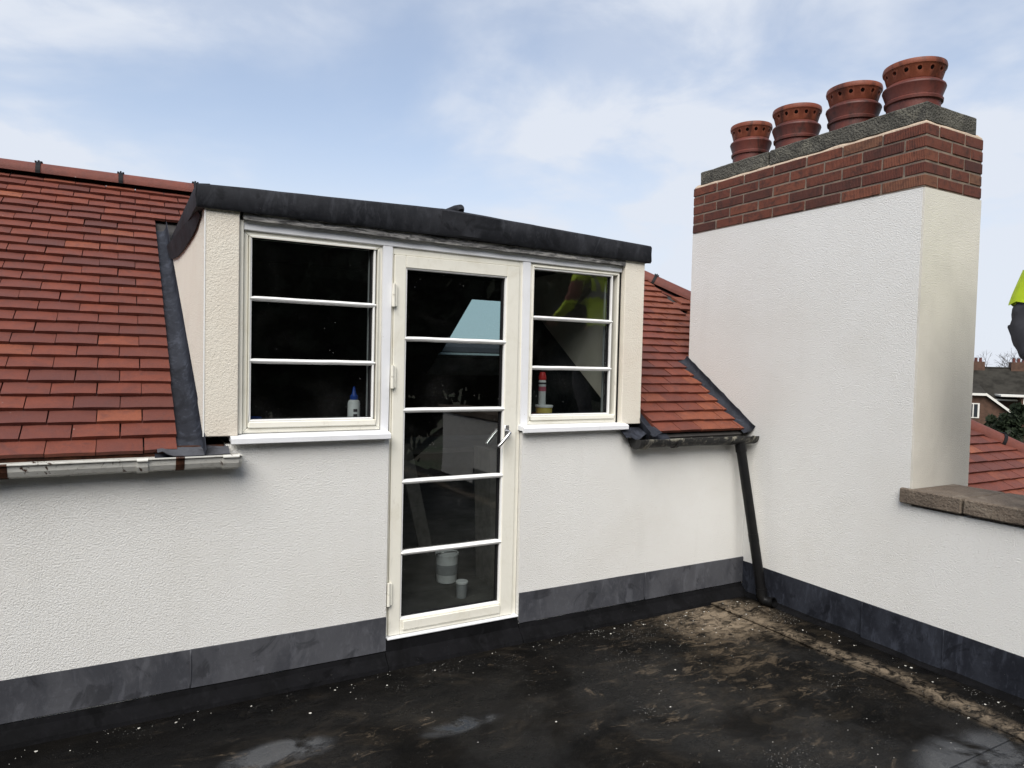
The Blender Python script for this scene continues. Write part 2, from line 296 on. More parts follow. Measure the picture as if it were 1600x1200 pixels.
# ------------------------------------------------------------------ mesh helpers
def tag(o, label=None, cat=None, group=None, kind=None):
    if label: o['label'] = label
    if cat: o['category'] = cat
    if group: o['group'] = group
    if kind: o['kind'] = kind
    return o
def empty(name, loc=(0, 0, 0), label=None, cat=None, group=None):
    o = bpy.data.objects.new(name, None); COL.objects.link(o); o.location = loc; o.empty_display_size = 0.1
    return tag(o, label, cat, group)
def link(name, me, mat=None, parent=None, loc=None, smooth=False):
    o = bpy.data.objects.new(name, me); COL.objects.link(o)
    if mat and not me.materials: me.materials.append(MATS[mat])
    if parent:
        o.parent = parent
        if loc is None: o.location = -parent.location      # meshes are written in world metres
    if loc is not None: o.location = loc
    if smooth:
        for p in me.polygons: p.use_smooth = True
    return o
def bm_obj(name, bm, mat=None, parent=None, loc=None, smooth=False, norm=True):
    if norm: bmesh.ops.recalc_face_normals(bm, faces=bm.faces)
    me = bpy.data.meshes.new(name); bm.to_mesh(me); bm.free()
    return link(name, me, mat, parent, loc, smooth)
def bbox(bm, a, b, bev=0.0, seg=1):
    a, b = Vector(a), Vector(b)
    vs_ = [bm.verts.new((x, y, z)) for x in (a.x, b.x) for y in (a.y, b.y) for z in (a.z, b.z)]
    fs = [bm.faces.new([vs_[i] for i in q]) for q in ((0, 1, 3, 2), (4, 6, 7, 5), (0, 4, 5, 1), (2, 3, 7, 6), (0, 2, 6, 4), (1, 5, 7, 3))]
    if bev:
        es = list({e for f in fs for e in f.edges})
        bmesh.ops.bevel(bm, geom=es, offset=bev, segments=seg, affect='EDGES', profile=0.6)
def box(name, a, b, mat, parent=None, bev=0.003, seg=1):
    bm = bmesh.new(); bbox(bm, a, b, bev, seg); return bm_obj(name, bm, mat, parent)
def prism(bm, pts, ext):
    """closed polygon pts (list of Vector) extruded by vector ext"""
    ext = Vector(ext); lo = [bm.verts.new(p) for p in pts]; hi = [bm.verts.new(Vector(p)+ext) for p in pts]
    bm.faces.new(lo); bm.faces.new(hi[::-1]); n = len(pts)
    for i in range(n): bm.faces.new((lo[i], hi[i], hi[(i+1) % n], lo[(i+1) % n]))
def tube(bm, path, rad, seg=16, caps=True, inner=None):
    path = [Vector(p) for p in path]; rs = rad if isinstance(rad, (list, tuple)) else [rad]*len(path)
    def ringset(rs):
        rings = []
        up = None
        for i, p in enumerate(path):
            d = (path[min(i+1, len(path)-1)]-path[max(i-1, 0)]).normalized()
            if up is None: up = d.orthogonal().normalized()
            up = (up - d*up.dot(d)).normalized(); sd_ = d.cross(up)
            rings.append([bm.verts.new(p+(up*math.cos(2*math.pi*k/seg)+sd_*math.sin(2*math.pi*k/seg))*rs[i]) for k in range(seg)])
        for a, b in zip(rings, rings[1:]):
            for k in range(seg): bm.faces.new((a[k], a[(k+1) % seg], b[(k+1) % seg], b[k]))
        return rings
    r1 = ringset(rs)
    if inner:
        r2 = ringset([r-inner for r in rs])
        for a, b in ((r1[0], r2[0]), (r1[-1], r2[-1])):
            for k in range(seg): bm.faces.new((a[k], a[(k+1) % seg], b[(k+1) % seg], b[k]))
    elif caps:
        bm.faces.new(r1[0]); bm.faces.new(r1[-1])
def lathe(bm, prof, seg=32, c=(0, 0, 0), close=False):
    c = Vector(c); rings = []
    for r, z in prof: rings.append([bm.verts.new(c+Vector((r*math.cos(2*math.pi*k/seg), r*math.sin(2*math.pi*k/seg), z))) for k in range(seg)])
    pr_ = list(zip(rings, rings[1:])) + ([(rings[-1], rings[0])] if close else [])
    for a, b in pr_:
        for k in range(seg): bm.faces.new((a[k], a[(k+1) % seg], b[(k+1) % seg], b[k]))
    if not close:
        bm.faces.new(rings[0][::-1]); bm.faces.new(rings[-1])
def edges_smooth(o, ang=35):
    me = o.data
    for p in me.polygons: p.use_smooth = True
    me.set_sharp_from_angle(angle=R(ang)); return o
XR = 3.984          # inner face of the side wall and chimney
FL = -0.10          # terrace level
T35 = math.tan(R(35)); C35 = math.cos(R(35)); S35 = math.sin(R(35))
Y0, Z0 = -0.06, 1.12
def RP(x, s, n=0.0): return Vector((x, Y0+s*C35-n*S35, Z0+s*S35+n*C35))     # point on the tile plane of the front slope
# ------------------------------------------------------------------ ground and terrace
bm = bmesh.new(); bbox(bm, (-1500, -1500, -9.5), (1500, 1500, -9.0)); tag(bm_obj('ground', bm, 'ground_grass'), kind='structure')
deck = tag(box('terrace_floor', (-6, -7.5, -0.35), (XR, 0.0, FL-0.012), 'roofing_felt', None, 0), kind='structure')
for i, (a, b, z) in enumerate(((-1.0, -0.002, -0.106), (-2.0, -0.92, -0.100), (-3.0, -1.94, -0.105), (-4.0, -2.93, -0.100), (-5.0, -3.95, -0.105))):
    bm = bmesh.new(); nx = 60
    v = []
    for k in range(nx+1):
        x = -5.99+(3.66+0.02*math.sin(i)+5.99)*k/nx; wob = 0.006*noise.noise((x*3, a*5, 0))
        v.append([bm.verts.new((x, a+wob*0.5, z)), bm.verts.new((x, b+wob, z)), bm.verts.new((x, b+wob, z-0.004)), bm.verts.new((x, a+wob*0.5, z-0.004))])
    for p, q in zip(v, v[1:]):
        for m in range(4): bm.faces.new((p[m], p[(m+1) % 4], q[(m+1) % 4], q[m]))
    bm.faces.new(v[0]); bm.faces.new(v[-1][::-1])
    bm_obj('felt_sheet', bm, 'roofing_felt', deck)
bm = bmesh.new(); v = []
for k in range(71):
    y = -6.0+5.995*k/70; x0 = 3.60+0.012*noise.noise((y*2.5, 3, 1))
    v.append([bm.verts.new((x0, y, -0.0935)), bm.verts.new((XR-0.002, y, -0.0935)), bm.verts.new((XR-0.002, y, -0.099)), bm.verts.new((x0, y, -0.099))])
for p, q in zip(v, v[1:]):
    for m in range(4): bm.faces.new((p[m], p[(m+1) % 4], q[(m+1) % 4], q[m]))
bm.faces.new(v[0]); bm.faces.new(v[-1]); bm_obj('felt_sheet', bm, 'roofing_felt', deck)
# bitumen angle fillets at the foot of the walls
def fillet(name, pts, ext, par, n=50):
    ext = Vector(ext); bm = bmesh.new(); prev = None
    for k in range(n+1):
        ring = [bm.verts.new(Vector(p)+ext*(k/n)+Vector((0, 0, 0.004*noise.noise((k*0.35, p[1]*9, p[2]*9))))) for p in pts]
        if prev:
            for m in range(len(pts)): bm.faces.new((prev[m], prev[(m+1) % len(pts)], ring[(m+1) % len(pts)], ring[m]))
        else: bm.faces.new(ring)
        prev = ring
    bm.faces.new(prev); bm_obj(name, bm, 'bitumen_skirt', par)
fillet('bitumen_fillet', [(-4, -0.003, -0.15), (-4, -0.003, -0.026), (-4, -0.010, -0.026), (-4, -0.02, -0.05), (-4, -0.075, -0.088), (-4, -0.10, -0.15)], (5.222, 0, 0), deck)
fillet('bitumen_fillet', [(1.225, 0.06, -0.15), (1.225, 0.06, 0.034), (1.225, -0.004, 0.034), (1.225, -0.012, -0.03), (1.225, -0.07, -0.088), (1.225, -0.10, -0.15)], (0.84, 0, 0), deck)
fillet('bitumen_fillet', [(2.068, -0.003, -0.15), (2.068, -0.003, -0.012), (2.068, -0.010, -0.012), (2.068, -0.02, -0.04), (2.068, -0.075, -0.088), (2.068, -0.10, -0.15)], (1.905, 0, 0), deck)
fillet('bitumen_fillet', [(XR-0.003, -0.012, -0.15), (XR-0.003, -0.012, -0.06), (XR-0.006, -0.012, -0.06), (XR-0.016, -0.012, -0.080), (XR-0.05, -0.012, -0.090), (XR-0.07, -0.012, -0.15)], (0, -6, 0), deck)
# paint flakes and grit swept against the walls
rg_ = random.Random(21); fv, ff = [], []
def flake(x, y, z, r_):
    n = rg_.choice((4, 5, 6)); b0 = len(fv); a0 = rg_.uniform(0, 6.28); tx, ty = rg_.uniform(-.3, .3), rg_.uniform(-.3, .3)
    pts = [(r_*rg_.uniform(0.5, 1.1)*math.cos(a0+6.283*k/n), r_*rg_.uniform(0.4, 1.0)*math.sin(a0+6.283*k/n)) for k in range(n)]
    for dz in (0.0, 0.0016):
        for px, py in pts: fv.append((x+px, y+py, z+0.0012+dz+abs(px*tx+py*ty)))
    ff.append(tuple(range(b0+n, b0+2*n))); ff.append(tuple(range(b0+n-1, b0-1, -1)))
    for k in range(n): ff.append((b0+k, b0+(k+1) % n, b0+n+(k+1) % n, b0+n+k))
for k in range(300):
    u = rg_.random()
    if u < 0.30: x, y, z = rg_.uniform(-0.6, 3.85), -0.11-abs(rg_.gauss(0, 0.07)), -0.1055
    elif u < 0.55: x, y, z = 3.90-abs(rg_.gauss(0, 0.10)), rg_.uniform(-2.4, -0.12), -0.0935
    elif u < 0.80: x, y, z = rg_.gauss(3.35, 0.35), -0.12-abs(rg_.gauss(0, 0.28)), -0.1055
    else: x, y, z = rg_.uniform(-0.3, 3.6), rg_.uniform(-2.4, -0.15), -0.0995
    if x > 3.61: z = -0.0935
    elif -1.94 < y < -0.92: z = -0.0998
    else: z = -0.1055
    if x < 3.92: flake(x, y, z, rg_.choice((0.0012, 0.0015, 0.0018, 0.002, 0.002, 0.0025, 0.003, 0.004, 0.0075)))
me = bpy.data.meshes.new('paint_flakes'); me.from_pydata(fv, [], ff); plain('flake_white', (0.68, 0.66, 0.60), 0.7, 0.4, sc=9)
tag(link('paint_flakes', me, 'flake_white'), 'white paint flakes and grit scattered over the black roof felt', 'debris', kind='stuff')
# ------------------------------------------------------------------ terrace wall
bm = bmesh.new()
prism(bm, [(-4, 0, -0.2), (1.228, 0, -0.2), (1.228, 0, 1.150), (0.40, 0, 1.150), (0.40, 0, 1.085), (-4, 0, 1.085)], (0, 0.22, 0))
prism(bm, [(2.068, 0, -0.2), (XR-0.002, 0, -0.2), (XR-0.002, 0, 1.085), (2.875, 0, 1.085), (2.875, 0, 1.158), (2.068, 0, 1.158)], (0, 0.22, 0))
tw = tag(bm_obj('terrace_wall', bm, 'white_render'), 'white textured render wall below the dormer, pierced by the glazed door', 'wall')
def lead_run(name, label, segs, axis, z0, z1, mat='lead_weathered'):
    t = empty(name, label=label, cat='flashing')
    for i, (a, b) in enumerate(segs):
        bm = bmesh.new(); n = max(4, int(abs(b-a)/0.06)); prev = None
        off = 0.006 + 0.004*(i % 2)
        for k in range(n+1):
            q = a+(b-a)*k/n; ring = []
            for j, z in enumerate((z0, z0+(z1-z0)*0.33, z0+(z1-z0)*0.66, z1)):
                w = off + 0.0035*noise.noise((q*4, z*9, 2.0+i)) + (0.004 if j == 0 else 0)
                zz_ = z + 0.003*noise.noise((q*3, 5+j, i)) 
                ring.append(Vector((q, -w, zz_)) if axis == 'x' else Vector((XR-w, q, zz_)))
            back = [Vector((q, 0.004, z1)), Vector((q, 0.004, z0))] if axis == 'x' else [Vector((XR+0.004, q, z1)), Vector((XR+0.004, q, z0))]
            ring = [bm.verts.new(p) for p in ring+back]
            if prev:
                for m in range(6): bm.faces.new((prev[m], prev[(m+1) % 6], ring[(m+1) % 6], ring[m]))
            else: bm.faces.new(ring)
            prev = ring
        bm.faces.new(prev); edges_smooth(bm_obj('lead_sheet', bm, mat, t), 50)
        if i:
            bm = bmesh.new(); pth = []
            for k in range(7):
                z = z0+(z1-z0)*k/6; q = a+0.002*noise.noise((z*30, i, 1)); pth.append((q, -0.010, z) if axis == 'x' else (XR-0.010, q, z))
            tube(bm, pth, 0.0045, 8); bm_obj('lap_welt', bm, mat, t, smooth=True)
lead_run('wall_flashing', 'long weathered lead flashing strip at wall foot on the hinge side of the door', [(-4, -2.3), (-2.32, -0.85), (-0.87, 0.262), (0.25, 1.226)], 'x', -0.02, 0.165)
lead_run('wall_flashing', 'dark lead flashing strip between the door and the wall corner', [(2.07, 3.06), (3.05, 3.9835)], 'x', -0.006, 0.176)
lead_run('wall_flashing', 'near-black lead flashing strip at foot of the chimney and parapet wall', [(-0.0115, -0.98), (-0.97, -1.47), (-1.46, -3.0), (-2.99, -4.5)], 'y', -0.085, 0.146, 'lead_dark')
# ------------------------------------------------------------------ chimney stack
CY0, CY1, CX1 = -1.240, 0.634, 4.578
ch = empty('chimney_stack', (4.28, -0.3, -0.2), 'rendered chimney stack with a crown of brown bricks and concrete cap', 'chimney')
bm = bmesh.new(); bbox(bm, (XR, CY0+0.012, -0.2), (CX1-0.004, CY1, 2.650)); bm_obj('render_coat', bm, 'white_render', ch)
bm = bmesh.new(); bbox(bm, (XR+0.002, CY0, 0.80), (CX1, CY0+0.011, 2.648)); bm_obj('render_coat', bm, 'stained_render', ch)
bm = bmesh.new(); bbox(bm, (XR-0.0015, CY0+0.0045, 2.651), (CX1-0.0105, CY1-0.0065, 3.008)); bm_obj('mortar_core', bm, 'lime_mortar', ch)
bx0, bx1, by0, by1 = XR-0.006, CX1-0.006, CY0+0.0, CY1-0.002
bcache = {}
def brick(cx, cy, cz, lx, ly, lz):
    k = (round(lx, 3), round(ly, 3), random.randint(0, 1))
    if k not in bcache:
        b = bmesh.new(); bbox(b, (-lx/2, -ly/2, -lz/2), (lx/2, ly/2, lz/2), 0.003, 1)
        for v_ in b.verts: v_.co += Vector(noise.noise_vector(v_.co*23+Vector((k[2]*7, 0, 0))))*0.0025
        bmesh.ops.recalc_face_normals(b, faces=b.faces); me = bpy.data.meshes.new('brick'); b.to_mesh(me); b.free(); bcache[k] = me
    o = link('brick', bcache[k], 'brick_clay', ch); o.location = Vector((cx, cy, cz))-ch.location+Vector((random.uniform(-.0015, .0015), random.uniform(-.0015, .0015), 0))
BL, BT, JT = 0.259, 0.0615, 0.012; pitch_ = 0.0735
for r in range(5):
    zc = 2.652+pitch_*(r+0.5)
    for side in (0, 1):                      # long faces
        xc = bx0+0.0625 if side == 0 else bx1-0.0625
        y = by0+(0.125 if r % 2 else 0.0)
        ends = []
        if r % 2: ends = []
        yy = by0 if r % 2 == 0 else by0
        pos = by0; first = True
        while pos < by1-0.03:
            ln = BL if not (first and r % 2) else 0.120
            ln = min(ln, by1-pos); wd = 0.125
            if first: wd = (0.258 if side == 0 else 0.125) if r % 2 else (0.125 if side == 0 else 0.19)
            brick(bx0+wd/2 if side == 0 else bx1-wd/2, pos+ln/2, zc, wd, ln, BT); pos += ln+JT; first = False
    for side in (0, 1):                      # short faces between the long ones
        yc = by0+0.05 if side == 0 else by1-0.05
        pos = bx0+0.125+JT; first = True; end = bx1-0.125-JT
        if side == 0: pos = bx0+(0.258 if r % 2 else 0.125)+JT; end = bx1-(0.125 if r % 2 else 0.19)-JT
        while pos < end-0.02:
            ln = (0.195 if r % 2 else 0.105) if first and side else BL
            ln = min(ln, end-pos); brick(pos+ln/2, yc, zc, ln, 0.10, BT); pos += ln+JT; first = False
# pale mortar bed, uneven, under the cap
bm = bmesh.new(); per = []
def loop_pts(x0, x1, y0, y1, st):
    P_ = []
    ny = int((y1-y0)/st); nx = int((x1-x0)/st)
    P_ += [(x0, y0+(y1-y0)*k/ny) for k in range(ny)]; P_ += [(x0+(x1-x0)*k/nx, y1) for k in range(nx)]
    P_ += [(x1, y1-(y1-y0)*k/ny) for k in range(ny)]; P_ += [(x1-(x1-x0)*k/nx, y0) for k in range(nx)]
    return P_
lp = loop_pts(bx0+0.004, bx1-0.004, by0+0.004, by1-0.004, 0.05); rings = []
for z, ins in ((3.006, 0.0), (3.020, 0.002), (3.040, 0.018)):
    rg = []
    for (x, y) in lp:
        cx, cy = 4.278, -0.303; ax, ay = (bx1-bx0)/2, (by1-by0)/2
        nz = noise.noise((x*7, y*7, z*3))
        rg.append(bm.verts.new((cx+(x-cx)*(1-ins/ax), cy+(y-cy)*(1-ins/ay), z+nz*0.012*(z > 3.01))))
    rings.append(rg)
for a, b in zip(rings, rings[1:]):
    for k in range(len(a)): bm.faces.new((a[k], a[(k+1) % len(a)], b[(k+1) % len(a)], b[k]))
bm.faces.new(rings[0]); bm.faces.new(rings[-1]); bm_obj('mortar_bed', bm, 'pale_mortar', ch)
def rough_slab(name, a, b, mat, par, sub=0.035, amp=0.006, seed=0):
    bm = bmesh.new(); bbox(bm, a, b, 0.008, 1)
    for _ in range(6):
        es = [e for e in bm.edges if e.calc_length() > sub*1.6]
        if not es: break
        bmesh.ops.subdivide_edges(bm, edges=es, cuts=1, use_grid_fill=True)
    for v_ in bm.verts: v_.co += Vector(noise.noise_vector(v_.co*11+Vector((seed, 0, 0))))*amp
    return bm_obj(name, bm, mat, par)
rough_slab('cap_slab', (XR+0.004, -1.228, 3.028), (4.512, -0.108, 3.142), 'old_concrete', ch, seed=1)
rough_slab('cap_slab', (XR+0.006, -0.096, 3.028), (4.512, 0.578, 3.139), 'old_concrete', ch, seed=9)
# ------------------------------------------------------------------ chimney pots
def pot(y, rad, label, rot):
    t = empty('chimney_pot', (4.25, y, 3.135), label, 'chimney pot', 'clay pots on the chimney'); s = rad
    bm = bmesh.new()
    lathe(bm, [(s*0.80, 0), (s*0.84, 0.0), (s*0.85, 0.098), (s*0.92, 0.103), (s*0.93, 0.118), (s*0.87, 0.127), (s*0.87, 0.130), (s*0.985, 0.186), (s*1.0, 0.193), (s*0.985, 0.203), (s*0.83, 0.224), (s*0.72, 0.224), (s*0.72, 0.0)], 40, close=True)
    edges_smooth(bm_obj('pot_barrel', bm, 'pot_red', t, (0, 0, 0)), 25)
    bm = bmesh.new()
    lathe(bm, [(s*0.825, 0.225), (s*0.85, 0.232), (s*0.955, 0.296), (s*0.995, 0.303), (s*1.01, 0.316), (s*0.99, 0.333), (s*0.93, 0.333), (s*0.85, 0.29), (s*0.745, 0.225)], 48, close=True)
    cup = bm_obj('vent_cup', bm, 'pot_orange', t, (0, 0, 0))
    cbm = bmesh.new()
    for k in range(14):
        a = 2*math.pi*(k+rot)/14; d = Vector((math.cos(a), math.sin(a), 0))
        tube(cbm, [d*s*0.60+Vector((0, 0, 0.275)), d*s*1.15+Vector((0, 0, 0.275))], 0.0135, 10)
    bmesh.ops.recalc_face_normals(cbm, faces=cbm.faces)
    cm = bpy.data.meshes.new('cut'); cbm.to_mesh(cm); cbm.free(); cu = bpy.data.objects.new('cut', cm); COL.objects.link(cu); cu.location = t.location
    bpy.context.view_layer.update()
    md = cup.modifiers.new('b', 'BOOLEAN'); md.operation = 'DIFFERENCE'; md.object = cu; md.solver = 'EXACT'
    dg = bpy.context.evaluated_depsgraph_get(); nm = bpy.data.meshes.new_from_object(cup.evaluated_get(dg)); cup.modifiers.clear(); old = cup.data; cup.data = nm; bpy.data.meshes.remove(old)
    bpy.data.objects.remove(cu, do_unlink=True); bpy.data.meshes.remove(cm); edges_smooth(cup, 30)
    bm = bmesh.new(); lathe(bm, [(s*0.70, 0.004), (s*0.69, 0.20), (s*0.75, 0.300), (s*0.70, 0.300), (s*0.62, 0.20), (s*0.62, 0.004)], 24, close=True); bm_obj('dark_liner', bm, 'pot_inner_dark', t, (0, 0, 0))  # liner raised into the cup, near-black so the vent holes look dark
    bm = bmesh.new(); lathe(bm, [(s*1.12, -0.004), (s*1.05, 0.02), (s*0.88, 0.035), (s*0.80, 0.035), (s*0.80, -0.004)], 28, close=True)
    for v_ in bm.verts: v_.co += Vector(noise.noise_vector(v_.co*14))*0.006
    bm_obj('mortar_flaunch', bm, 'old_concrete', t, (0, 0, 0))
pot(0.305, 0.156, 'clay pot at the roof-ridge end of the chimney cap', 0.2)
pot(-0.12, 0.168, 'second clay pot from the roof-ridge end of the chimney cap', 0.45)
pot(-0.575, 0.172, 'second clay pot from the narrow stained end of the chimney', 0.1)
pot(-0.985, 0.176, 'clay pot above the narrow stained end of the chimney', 0.6)
# ------------------------------------------------------------------ parapet
pa = empty('parapet_wall', (4.18, -3.5, -0.2), 'low white parapet wall with brown concrete coping beside the chimney', 'wall')
bm = bmesh.new(); bbox(bm, (XR, -5.6, -0.2), (4.36, CY0+0.0118, 0.799)); bm_obj('wall_body', bm, 'white_render', pa)
yc = -1.186
for i, ln in enumerate((0.345, 0.56, 0.60, 0.60, 0.60, 0.60, 0.60, 0.56)):
    y1 = yc-ln
    x1 = 4.41
    if i == 0:
        bm = bmesh.new(); prism(bm, [(3.952, yc, 0.814), (XR-0.0005, yc, 0.814), (XR-0.0005, CY0-0.003, 0.814), (x1, CY0-0.003, 0.814), (x1, y1, 0.814), (3.952, y1, 0.814)], (0, 0, 0.088))
        bmesh.ops.recalc_face_normals(bm, faces=bm.faces); bmesh.ops.bevel(bm, geom=list(bm.edges), offset=0.006, segments=1, affect='EDGES'); bm_obj('coping_stone', bm, 'coping_concrete', pa)
    else: rough_slab('coping_stone', (3.952, y1, 0.814+0.002*(i % 2)), (x1, yc, 0.902), 'coping_concrete', pa, 0.05, 0.0035, i*3)
    yc = y1-0.010
# ------------------------------------------------------------------ tiled roof
AP = Vector((3.87, 2.43, 2.868)); HB = Vector((7.19, -0.46, 0.845))
hd = (HB-AP).normalized()
roof = empty('tiled_roof', (0, 1.2, 1.8), 'hipped roof of red plain clay tiles with rounded ridge tiles around the dormer', 'roof')
def slab(name, pts, th, mat, par):
    bm = bmesh.new(); pts = [Vector(p) for p in pts]; n = (pts[1]-pts[0]).cross(pts[2]-pts[0]).normalized()
    if n.z > 0: n = -n
    prism(bm, pts, n*th); return bm_obj(name, bm, mat, par)
nd = -0.045; sr = (2.43-Y0)/C35
DX0, DX1 = 0.262, 2.99         # dormer footprint
slab('roof_deck', [RP(-4, 0.02, nd), RP(DX0, 0.02, nd), RP(DX0, sr, nd), RP(-4, sr, nd)], 0.09, 'room_dark', roof)
slab('roof_deck', [RP(DX0, 2.05, nd-.001), RP(DX1, 2.05, nd-.001), RP(DX1, sr, nd-.001), RP(DX0, sr, nd-.001)], 0.09, 'room_dark', roof)
slab('roof_deck', [RP(DX1, 0.02, nd), RP(XR-0.012, 0.02, nd), RP(XR-0.012, sr-0.16, nd), RP(3.80, sr, nd), RP(DX1, sr, nd)], 0.09, 'room_dark', roof)
slab('roof_deck', [RP(4.60, -2.2, nd), RP(8.6, -2.2, nd), RP(7.19, (HB.y-Y0)/C35, nd), RP(4.60, (1.80-Y0)/C35, nd)], 0.09, 'room_dark', roof)
slab('roof_deck', [RP(XR-0.012, 0.87, nd-.002), RP(4.62, 0.87, nd-.002), RP(4.62, (1.78-Y0)/C35, nd-.002), RP(XR-0.012, sr-0.10, nd-.002)], 0.09, 'room_dark', roof)
slab('roof_deck', [AP+Vector((-.02, 0, -.06)), HB+Vector((0, 0, -.06)), Vector((8.6, -1.7, -0.03)), Vector((8.6, 6.5, -0.03)), AP+Vector((-.02, .1, -.06))], 0.08, 'ridge_clay', roof)
# back slope with the rooflight opening
def BP(x, y, n=0.0): return Vector((x, y+n*S35, 2.70+0.13-T35*(y-2.39)+n*C35))
for x0, x1, ya, yb in ((-4, 3.15, 2.43, 5.6), (4.02, 4.62, 2.43, 5.6), (3.15, 4.02, 2.43, 3.10), (3.15, 4.02, 3.93, 5.6)):
    slab('roof_deck', [BP(x0, ya), BP(x1, ya), BP(x1, yb), BP(x0, yb)], 0.13, 'room_dark', roof)
TW, GA = 0.1915, 0.1068
tcache = {}
def tile_mesh(w, cl=0.0, cr=0.0, Lh=0.165):
    """clay tile: tail at y=0, cl/cr shift the head corner where a tile is cut on the rake"""
    k = (round(w, 3), round(cl, 3), round(cr, 3))
    if k in tcache: return tcache[k]
    b = bmesh.new(); nx = 3; th = 0.0205; top = []; bot = []
    for j, (y, z) in enumerate(((0.0, 0.0), (Lh, -0.0185*Lh/GA))):
        for i in range(nx+1):
            u = i/nx; x = (cl*j)*(1-u)+(w+cr*j)*u; cam_ = 0.0022*(1-(2*u-1)**2)-0.0011
            top.append(b.verts.new((x, y, z+cam_))); bot.append(b.verts.new((x, y+(0.0015 if j == 0 else 0), z+cam_-th)))
    n1 = nx+1
    for i in range(nx):
        b.faces.new((top[i], top[i+1], top[n1+i+1], top[n1+i])); b.faces.new((bot[i], bot[n1+i], bot[n1+i+1], bot[i+1]))
        b.faces.new((top[i], bot[i], bot[i+1], top[i+1])); b.faces.new((top[n1+i], top[n1+i+1], bot[n1+i+1], bot[n1+i]))
    b.faces.new((top[0], top[n1], bot[n1], bot[0])); b.faces.new((top[nx], bot[nx], bot[n1+nx], top[n1+nx]))
    bmesh.ops.recalc_face_normals(b, faces=b.faces); me = bpy.data.meshes.new('roof_tile'); b.to_mesh(me); b.free(); me.materials.append(MATS['clay_tile']); tcache[k] = me
    return me
stuff_tiles = []
rnd_t = random.Random(11)
def put_tile(x, w, s, cl=0, cr=0, single=True):
    if w < 0.02: return
    w -= 0.0035+rnd_t.choice((0, 0, 0.001, 0.003))
    me = tile_mesh(w, cl, cr); p = RP(x, s+rnd_t.gauss(0, 0.0014), rnd_t.gauss(0, 0.0008)+0.001)
    e = Euler((R(35)+rnd_t.gauss(0, 0.006), rnd_t.gauss(0, 0.004), rnd_t.gauss(0, 0.005)))
    d_ = p.y+3.6; xm = x+w
    if x < 1.5: single = single and xm > -0.52-0.115*s
    elif x < 4.3 and s > 0: single = single and xm > 0.826*d_ and x < 0.945*d_
    else: single = single and xm > 1.90*d_ and x < 2.24*d_
    if single:
        o = bpy.data.objects.new('roof_tile', me); COL.objects.link(o); o.parent = roof; o.location = p-roof.location; o.rotation_euler = e
    else: stuff_tiles.append((me, Matrix.Translation(p) @ e.to_matrix().to_4x4()))
S_ROW0 = 0.144
NR = int((sr-0.02-S_ROW0)/GA)+1
rows = [S_ROW0+GA*k for k in range(NR)]
def left_row(s, par):
    x = 0.192-0.052*s/2.43                      # raked cut beside the dormer valley
    sl = -0.052/2.43*0.165
    w = 0.142 if par else 0.236
    put_tile(x-w, w, s, 0, sl); x -= w
    while x > -4.0:
        jw = TW+rnd_t.gauss(0, 0.001); put_tile(x-jw, jw, s, single=x > -0.98); x -= jw
put_s = 0.040
left_row(put_s, 1)
for k, s in enumerate(rows):
    yk = Y0+s*C35
    if s < 2.42: left_row(s, k % 2 == 0 if False else (k % 2))
    else:                                       # courses that run over the head of the dormer
        x = (0.11 if k % 2 else 0.015)
        xs = x
        while x > -4.0: put_tile(x-TW, TW, s, single=x > -0.98); x -= TW
        x = xs
        while x < 3.0: put_tile(x, TW, s, single=x < 0.45); x += TW
def hipx(s):                                    # x of the hip at slope distance s
    y = Y0+s*C35; t_ = (AP.y-y)/(AP.y-HB.y); return AP.x+(HB.x-AP.x)*t_
for k, s in enumerate([S_ROW0-GA]+rows):
    # right of the dormer up to the chimney / hip
    behind = (Y0+s*C35) > CY1+0.03
    x = 3.125 if s < 0.6 else 3.125-0.012
    if s > 2.1: x = 3.0
    end = 3.925 if not behind else min(hipx(s)-0.03, 4.55)
    first = True
    ofs = TW*0.5 if k % 2 else 0
    while x < end-0.02:
        w = TW if not (first and ofs) else TW*1.5 if k % 4 == 1 else TW*0.5
        w = min(w, end-x)
        cr = 0.0
        if x+w >= end-0.001 and behind and end > 4.0: cr = -0.17 if w > 0.18 and end < 4.54 else 0
        put_tile(x, w, s, 0, cr, single=x < 3.99); x += w; first = False
for k in range(-20, 18):                        # beyond the chimney
    s = S_ROW0-GA+GA*k
    x = 4.60+(0.1 if k % 2 else 0.0)-0.05; end = hipx(s)-0.02
    if end < x: continue
    vis = -8 <= k <= 1
    while x < end-0.03:
        w = min(TW, end-x); cr = -0.13 if x+w >= end-0.001 and w > 0.14 else 0
        put_tile(x, w, s, 0, cr, single=vis); x += w
tv, tf = [], []; 
for me, m_ in stuff_tiles:
    b0 = len(tv); tv += [m_ @ v_.co for v_ in me.vertices]; tf += [[b0+i for i in p.vertices] for p in me.polygons]
me = bpy.data.meshes.new('more_roof_tiles'); me.from_pydata(tv, [], tf)
tag(link('more_roof_tiles', me, 'clay_tile', roof), kind='stuff')
